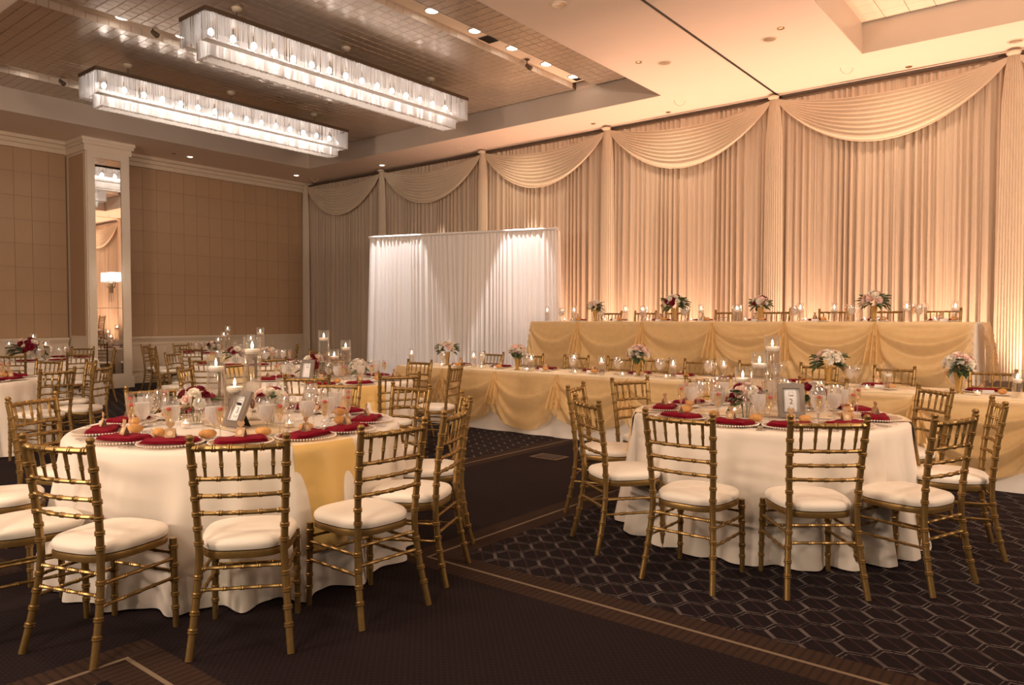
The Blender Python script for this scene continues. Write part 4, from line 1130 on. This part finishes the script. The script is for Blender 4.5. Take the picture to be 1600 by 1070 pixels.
# table number frames
def frame(px, d, rotz, number, lab, tilt=radians(12)):
    p = place(px, d)
    f = link('table_number_frame', None, loc=(p.x, p.y, Z0 + .002), rot=(0, 0, rotz), label=lab, category='frame', group='table number frames')
    w, h, b, t_ = .085, .225, .032, .02
    def T(x, y, z): return (x, y * cos(tilt) + z * sin(tilt), z * cos(tilt) - y * sin(tilt) + .005)
    def TM(mb): mb.v = [T(*q) for q in mb.v]; return mb
    m = MB()
    for (x0, x1, z0, z1) in [(-w, w, h - b, h), (-w, w, 0, b), (-w, -w + b, b, h - b), (w - b, w, b, h - b)]:
        m.box(x0, x1, -t_, 0, z0, z1)
    link('moulding', TM(m).mesh('moulding', 'silver', False), f)
    m = MB()
    i0, i1, j0, j1, e = -w + b, w - b, b, h - b, .004
    for (x0, x1, z0, z1) in [(i0, i1, j1 - e, j1), (i0, i1, j0, j0 + e), (i0, i0 + e, j0, j1), (i1 - e, i1, j0, j1)]: m.box(x0, x1, -t_ - .003, -.006, z0, z1)
    link('inner_lip', TM(m).mesh('inner_lip', 'chrome', False), f)
    link('card', TM(MB().box(i0, i1, -.008, -.004, j0, j1)).mesh('card', 'paper', False), f)
    m = MB(); g = .011; l_ = .0012
    for (x0, x1, z0, z1) in [(i0 + g, i1 - g, j1 - g - l_, j1 - g), (i0 + g, i1 - g, j0 + g, j0 + g + l_), (i0 + g, i0 + g + l_, j0 + g, j1 - g), (i1 - g - l_, i1 - g, j0 + g, j1 - g)]: m.box(x0, x1, -.0088, -.008, z0, z1)
    link('printed_border', TM(m).mesh('printed_border', 'ink', False), f)
    link('easel_back', TM(MB().box(-.03, .03, 0, .006, .01, h - .03)).mesh('easel_back', 'dark', False), f)
    link('easel_leg', MB().add([(-.02, .04, .15), (.02, .04, .15), (.03, .10, 0), (-.03, .10, 0), (-.02, .044, .15), (.02, .044, .15), (.03, .104, 0), (-.03, .104, 0)], [(0, 1, 2, 3), (7, 6, 5, 4), (0, 3, 7, 4), (1, 5, 6, 2), (3, 2, 6, 7), (0, 4, 5, 1)]).mesh('easel_leg', 'dark', False), f)
    def text(s_, size, z, nm):
        cu = bpy.data.curves.new(nm, 'FONT'); cu.body = s_; cu.size = size; cu.align_x = 'CENTER'; cu.extrude = .0004
        cu.materials.append(M['ink']); o = bpy.data.objects.new(nm, cu); S.collection.objects.link(o); o.parent = f
        me = bpy.data.meshes.new_from_object(o); bpy.data.objects.remove(o)
        o = link(nm, me, f, T(0, -.0092, z), (pi / 2 - tilt, 0, 0))
    if number: text(number, .050, .088, 'numeral')
    text('Table', .016, .140, 'heading')
    # scroll flourishes top and bottom
    for z, s_ in ((.163, 1), (.066, -1)):
        m = MB()
        for q in (-1, 1):
            pts = [T(q * (.004 + .016 * t) , -.0090, z + s_ * .007 * sin(t * 5.5)) for t in np.linspace(0, 1, 12)]
            m.tube(pts, .0007, 4)
        link('flourish', m.mesh('flourish', 'ink'), f)
vd = lambda px: atan2(*(lambda v: (v.y, v.x))(fw + rt * ((px - 800) / FPX))) - pi / 2
frame(1238, 4.84, vd(1238) + radians(14), '2', 'pewter framed number 2 card on the near right round table')
frame(362, 4.40, vd(366) - radians(56), '3', 'pewter framed number card seen obliquely on the near left round table', radians(24))
frame(478, 7.75, vd(478) + radians(-40), '', 'pewter framed number card on the round table beyond near left')

# ------------------------------------------------------------------ head-table dressing
def onfront(px, Y, zz): return (on_y(px, Y), Y, zz)
zh = HT[4] + .002
for i, (px, Y, lit) in enumerate([(643, 7.6, 1), (740, 7.52, 1), (830, 7.9, 0), (897, 7.85, 1), (940, 7.52, 1), (1052, 7.52, 1), (1131, 7.75, 1), (1388, 7.55, 2), (1591, 7.5, 1)]):
    if px == 830: continue
    spawn(VHL if lit == 2 else VH, onfront(px, Y, zh), label='glass cylinder with floating candle on the floor-level head table, %s from left' % wording(i if i < 2 else i - 1, 9), category='candle', group='candle cylinders on the head table')
spawn(VH, onfront(830, 7.50, zh), label='glass cylinder with floating candle beside the dark-leaved bouquet, head table', category='candle', group='candle cylinders on the head table')
for i, (px, Y, R, cols, sd, lab) in enumerate([(699, 7.85, .14, WW, 21, 'white bouquet in gold vase at the left end of head table'), (808, 7.62, .13, ('blush', 'white', 'blush'), 22, 'peach and sage bouquet in gold vase, second on head table'),
        (997, 7.65, .15, ('blush', 'white', 'blush'), 23, 'full blush rose bouquet in gold vase on the head table'), (1295, 7.75, .15, ('white', 'blush', 'white', 'white'), 24, 'white and blush bouquet behind the near right table'),
        (1499, 7.62, .15, ('white', 'blush', 'white'), 25, 'white and pink rose bouquet at right end of head table')]):
    bouquet(onfront(px, Y, zh), lab, R, cols, sd, 'gold', 14, 26, 'gold-vased bouquets on the head table')
zd = DT[4] + .002
for i, px in enumerate([855, 897, 977, 1004, 1095, 1151, 1250, 1303, 1416, 1492]):
    spawn(VH, onfront(px, 9.45 + .12 * (i % 2), zd), label='glass cylinder with floating candle on the raised head table, %s from left' % wording(i, 10), category='candle', group='candle cylinders on the raised table')
for px, R, cols, sd, lab in [(930, .12, ('white', 'blush', 'white'), 31, 'white and coral bouquet, leftmost on the raised head table'), (1054, .165, ('burg', 'white', 'white'), 32, 'large dark green and white bouquet on the raised head table'),
        (1188, .13, ('blush', 'burg', 'white'), 33, 'small mixed bouquet under the middle column on raised table'), (1365, .155, ('white', 'blush', 'blush'), 34, 'blush rose bouquet, rightmost on the raised head table')]:
    bouquet(onfront(px, 9.62, zd), lab, R, cols, sd, 'gold', 13, 26, 'gold-vased bouquets on the raised table')
def long_settings(xs, y0, z, where, lv):
    for i, x in enumerate(xs):
        ck = wording(i, 12)
        yb = y0
        def P(dx, dy, dz=0): return (x + dx, yb - dy, z + dz)
        lab = lambda it: '%s, %s from left on %s' % (it, ck, where)
        def q(tp, loc, r, it, cat, grp): spawn(tp, loc, (0, 0, r), label=lab(it), category=cat, group=grp)
        q(CHG, P(0, .20), pi, 'beaded glass charger plate', 'plate', 'beaded charger plates')
        q(NAP, P(0, .20, .002), rr_.uniform(-.3, .3), 'folded burgundy napkin', 'napkin', 'burgundy napkins')
        q(FAV, P(0, .21, .037), rr_.uniform(-.7, .7), 'small kraft favour box', 'favor box', 'kraft favour boxes')
        q(GOB, P(-.20, .38), 0, 'stemmed glass of iced water', 'glass', 'iced water goblets')
        q(FLU, P(-.27, .31), 0, 'champagne flute with raspberry', 'glass', 'champagne flutes')
        q(WIN, P(-.13, .44), 0, 'empty stemmed wine glass', 'glass', 'wine glasses')
        q(PLA, P(.17, .46), 0, 'white bread plate', 'plate', 'bread plates'); q(ROL, P(.17, .46, .004), rr_.uniform(0, 3), 'golden bread roll', 'bread roll', 'bread rolls')
        spawn(VOT, P(.0, .60 + rr_.uniform(-.03, .03)), label=lab('small votive candle'), category='candle', group='votive candles')
long_settings([-7.2, -6.45, -5.68, -4.95, -4.3, -3.75, -3.15, -2.42, -1.68, -.80], 8.10, zh, 'the head table', 2)
long_settings([-6.45, -5.72, -5.0, -4.35, -3.6, -2.83, -2.15, -1.42], 10.03, zd, 'the raised table', 2)
cd_me = MB().add([(-.045, -.012, 0), (.045, -.012, 0), (.045, .012, 0), (-.045, .012, 0), (-.045, 0, .034), (.045, 0, .034)], [(0, 3, 2, 1), (0, 1, 5, 4), (2, 3, 4, 5), (0, 4, 3), (1, 2, 5)]).mesh('place_card', 'paper', False)
for xs, yf, z, w in (([-7.2, -6.45, -5.68, -4.95, -4.3, -3.75, -3.15, -2.42, -1.68, -.80], 7.72, zh, 'the head table'), ([-6.45, -5.72, -5.0, -4.35, -3.6, -2.83, -2.15, -1.42], 9.62, zd, 'the raised table')):
    for i, x in enumerate(xs): link('place_card', cd_me, None, (x + .06, yf, z), (0, 0, rr_.uniform(-.15, .15)), label='small folded white place card, %s from left on %s' % (wording(i, 12), w), category='place card', group='white place cards')
sh = Tp('shaker', MB().lathe([(.018, 0), (.020, .01), (.016, .045)], 12).mesh('shaker', 'glass'), [Tp('cap', MB().lathe([(.017, .045), (.016, .055), (.006, .062)], 12).mesh('cap', 'silver'))])
for px, Y, z, w in [(728, 7.48, zh, 'left of second candle'), (1003, 7.43, zh, 'before the full blush bouquet'), (1372, 9.42, zd, 'beside the rightmost raised bouquet'), (1127, 9.42, zd, 'in the middle of raised table')]:
    for k, nm in ((0, 'salt'), (1, 'pepper')):
        x, y, zz = onfront(px, Y, z); spawn(sh, (x + .05 * k, y, zz), label='small glass %s shaker %s' % (nm, w), category='shaker', group='salt and pepper shakers')
for px, py, nm, w in [(398, 655, 'salt', 'behind the frame on the near left table')]:
    p = at(px, py, Z0); spawn(sh, (p.x, p.y, Z0), label='small glass %s shaker %s' % (nm, w), category='shaker', group='salt and pepper shakers')

# floor box plate in the aisle
p = at(858, 714, 0)
fb = link('floor_box', MB().box(-.17, .17, -.12, .12, 0, .006).mesh('floor_box', 'bronze', False), loc=(p.x, p.y, 0), rot=(0, 0, 0), label='rectangular metal floor box plate set in the carpet aisle', category='floor box')
link('lid', MB().box(-.13, .13, -.085, .085, .006, .010).mesh('lid', 'riser', False), fb)
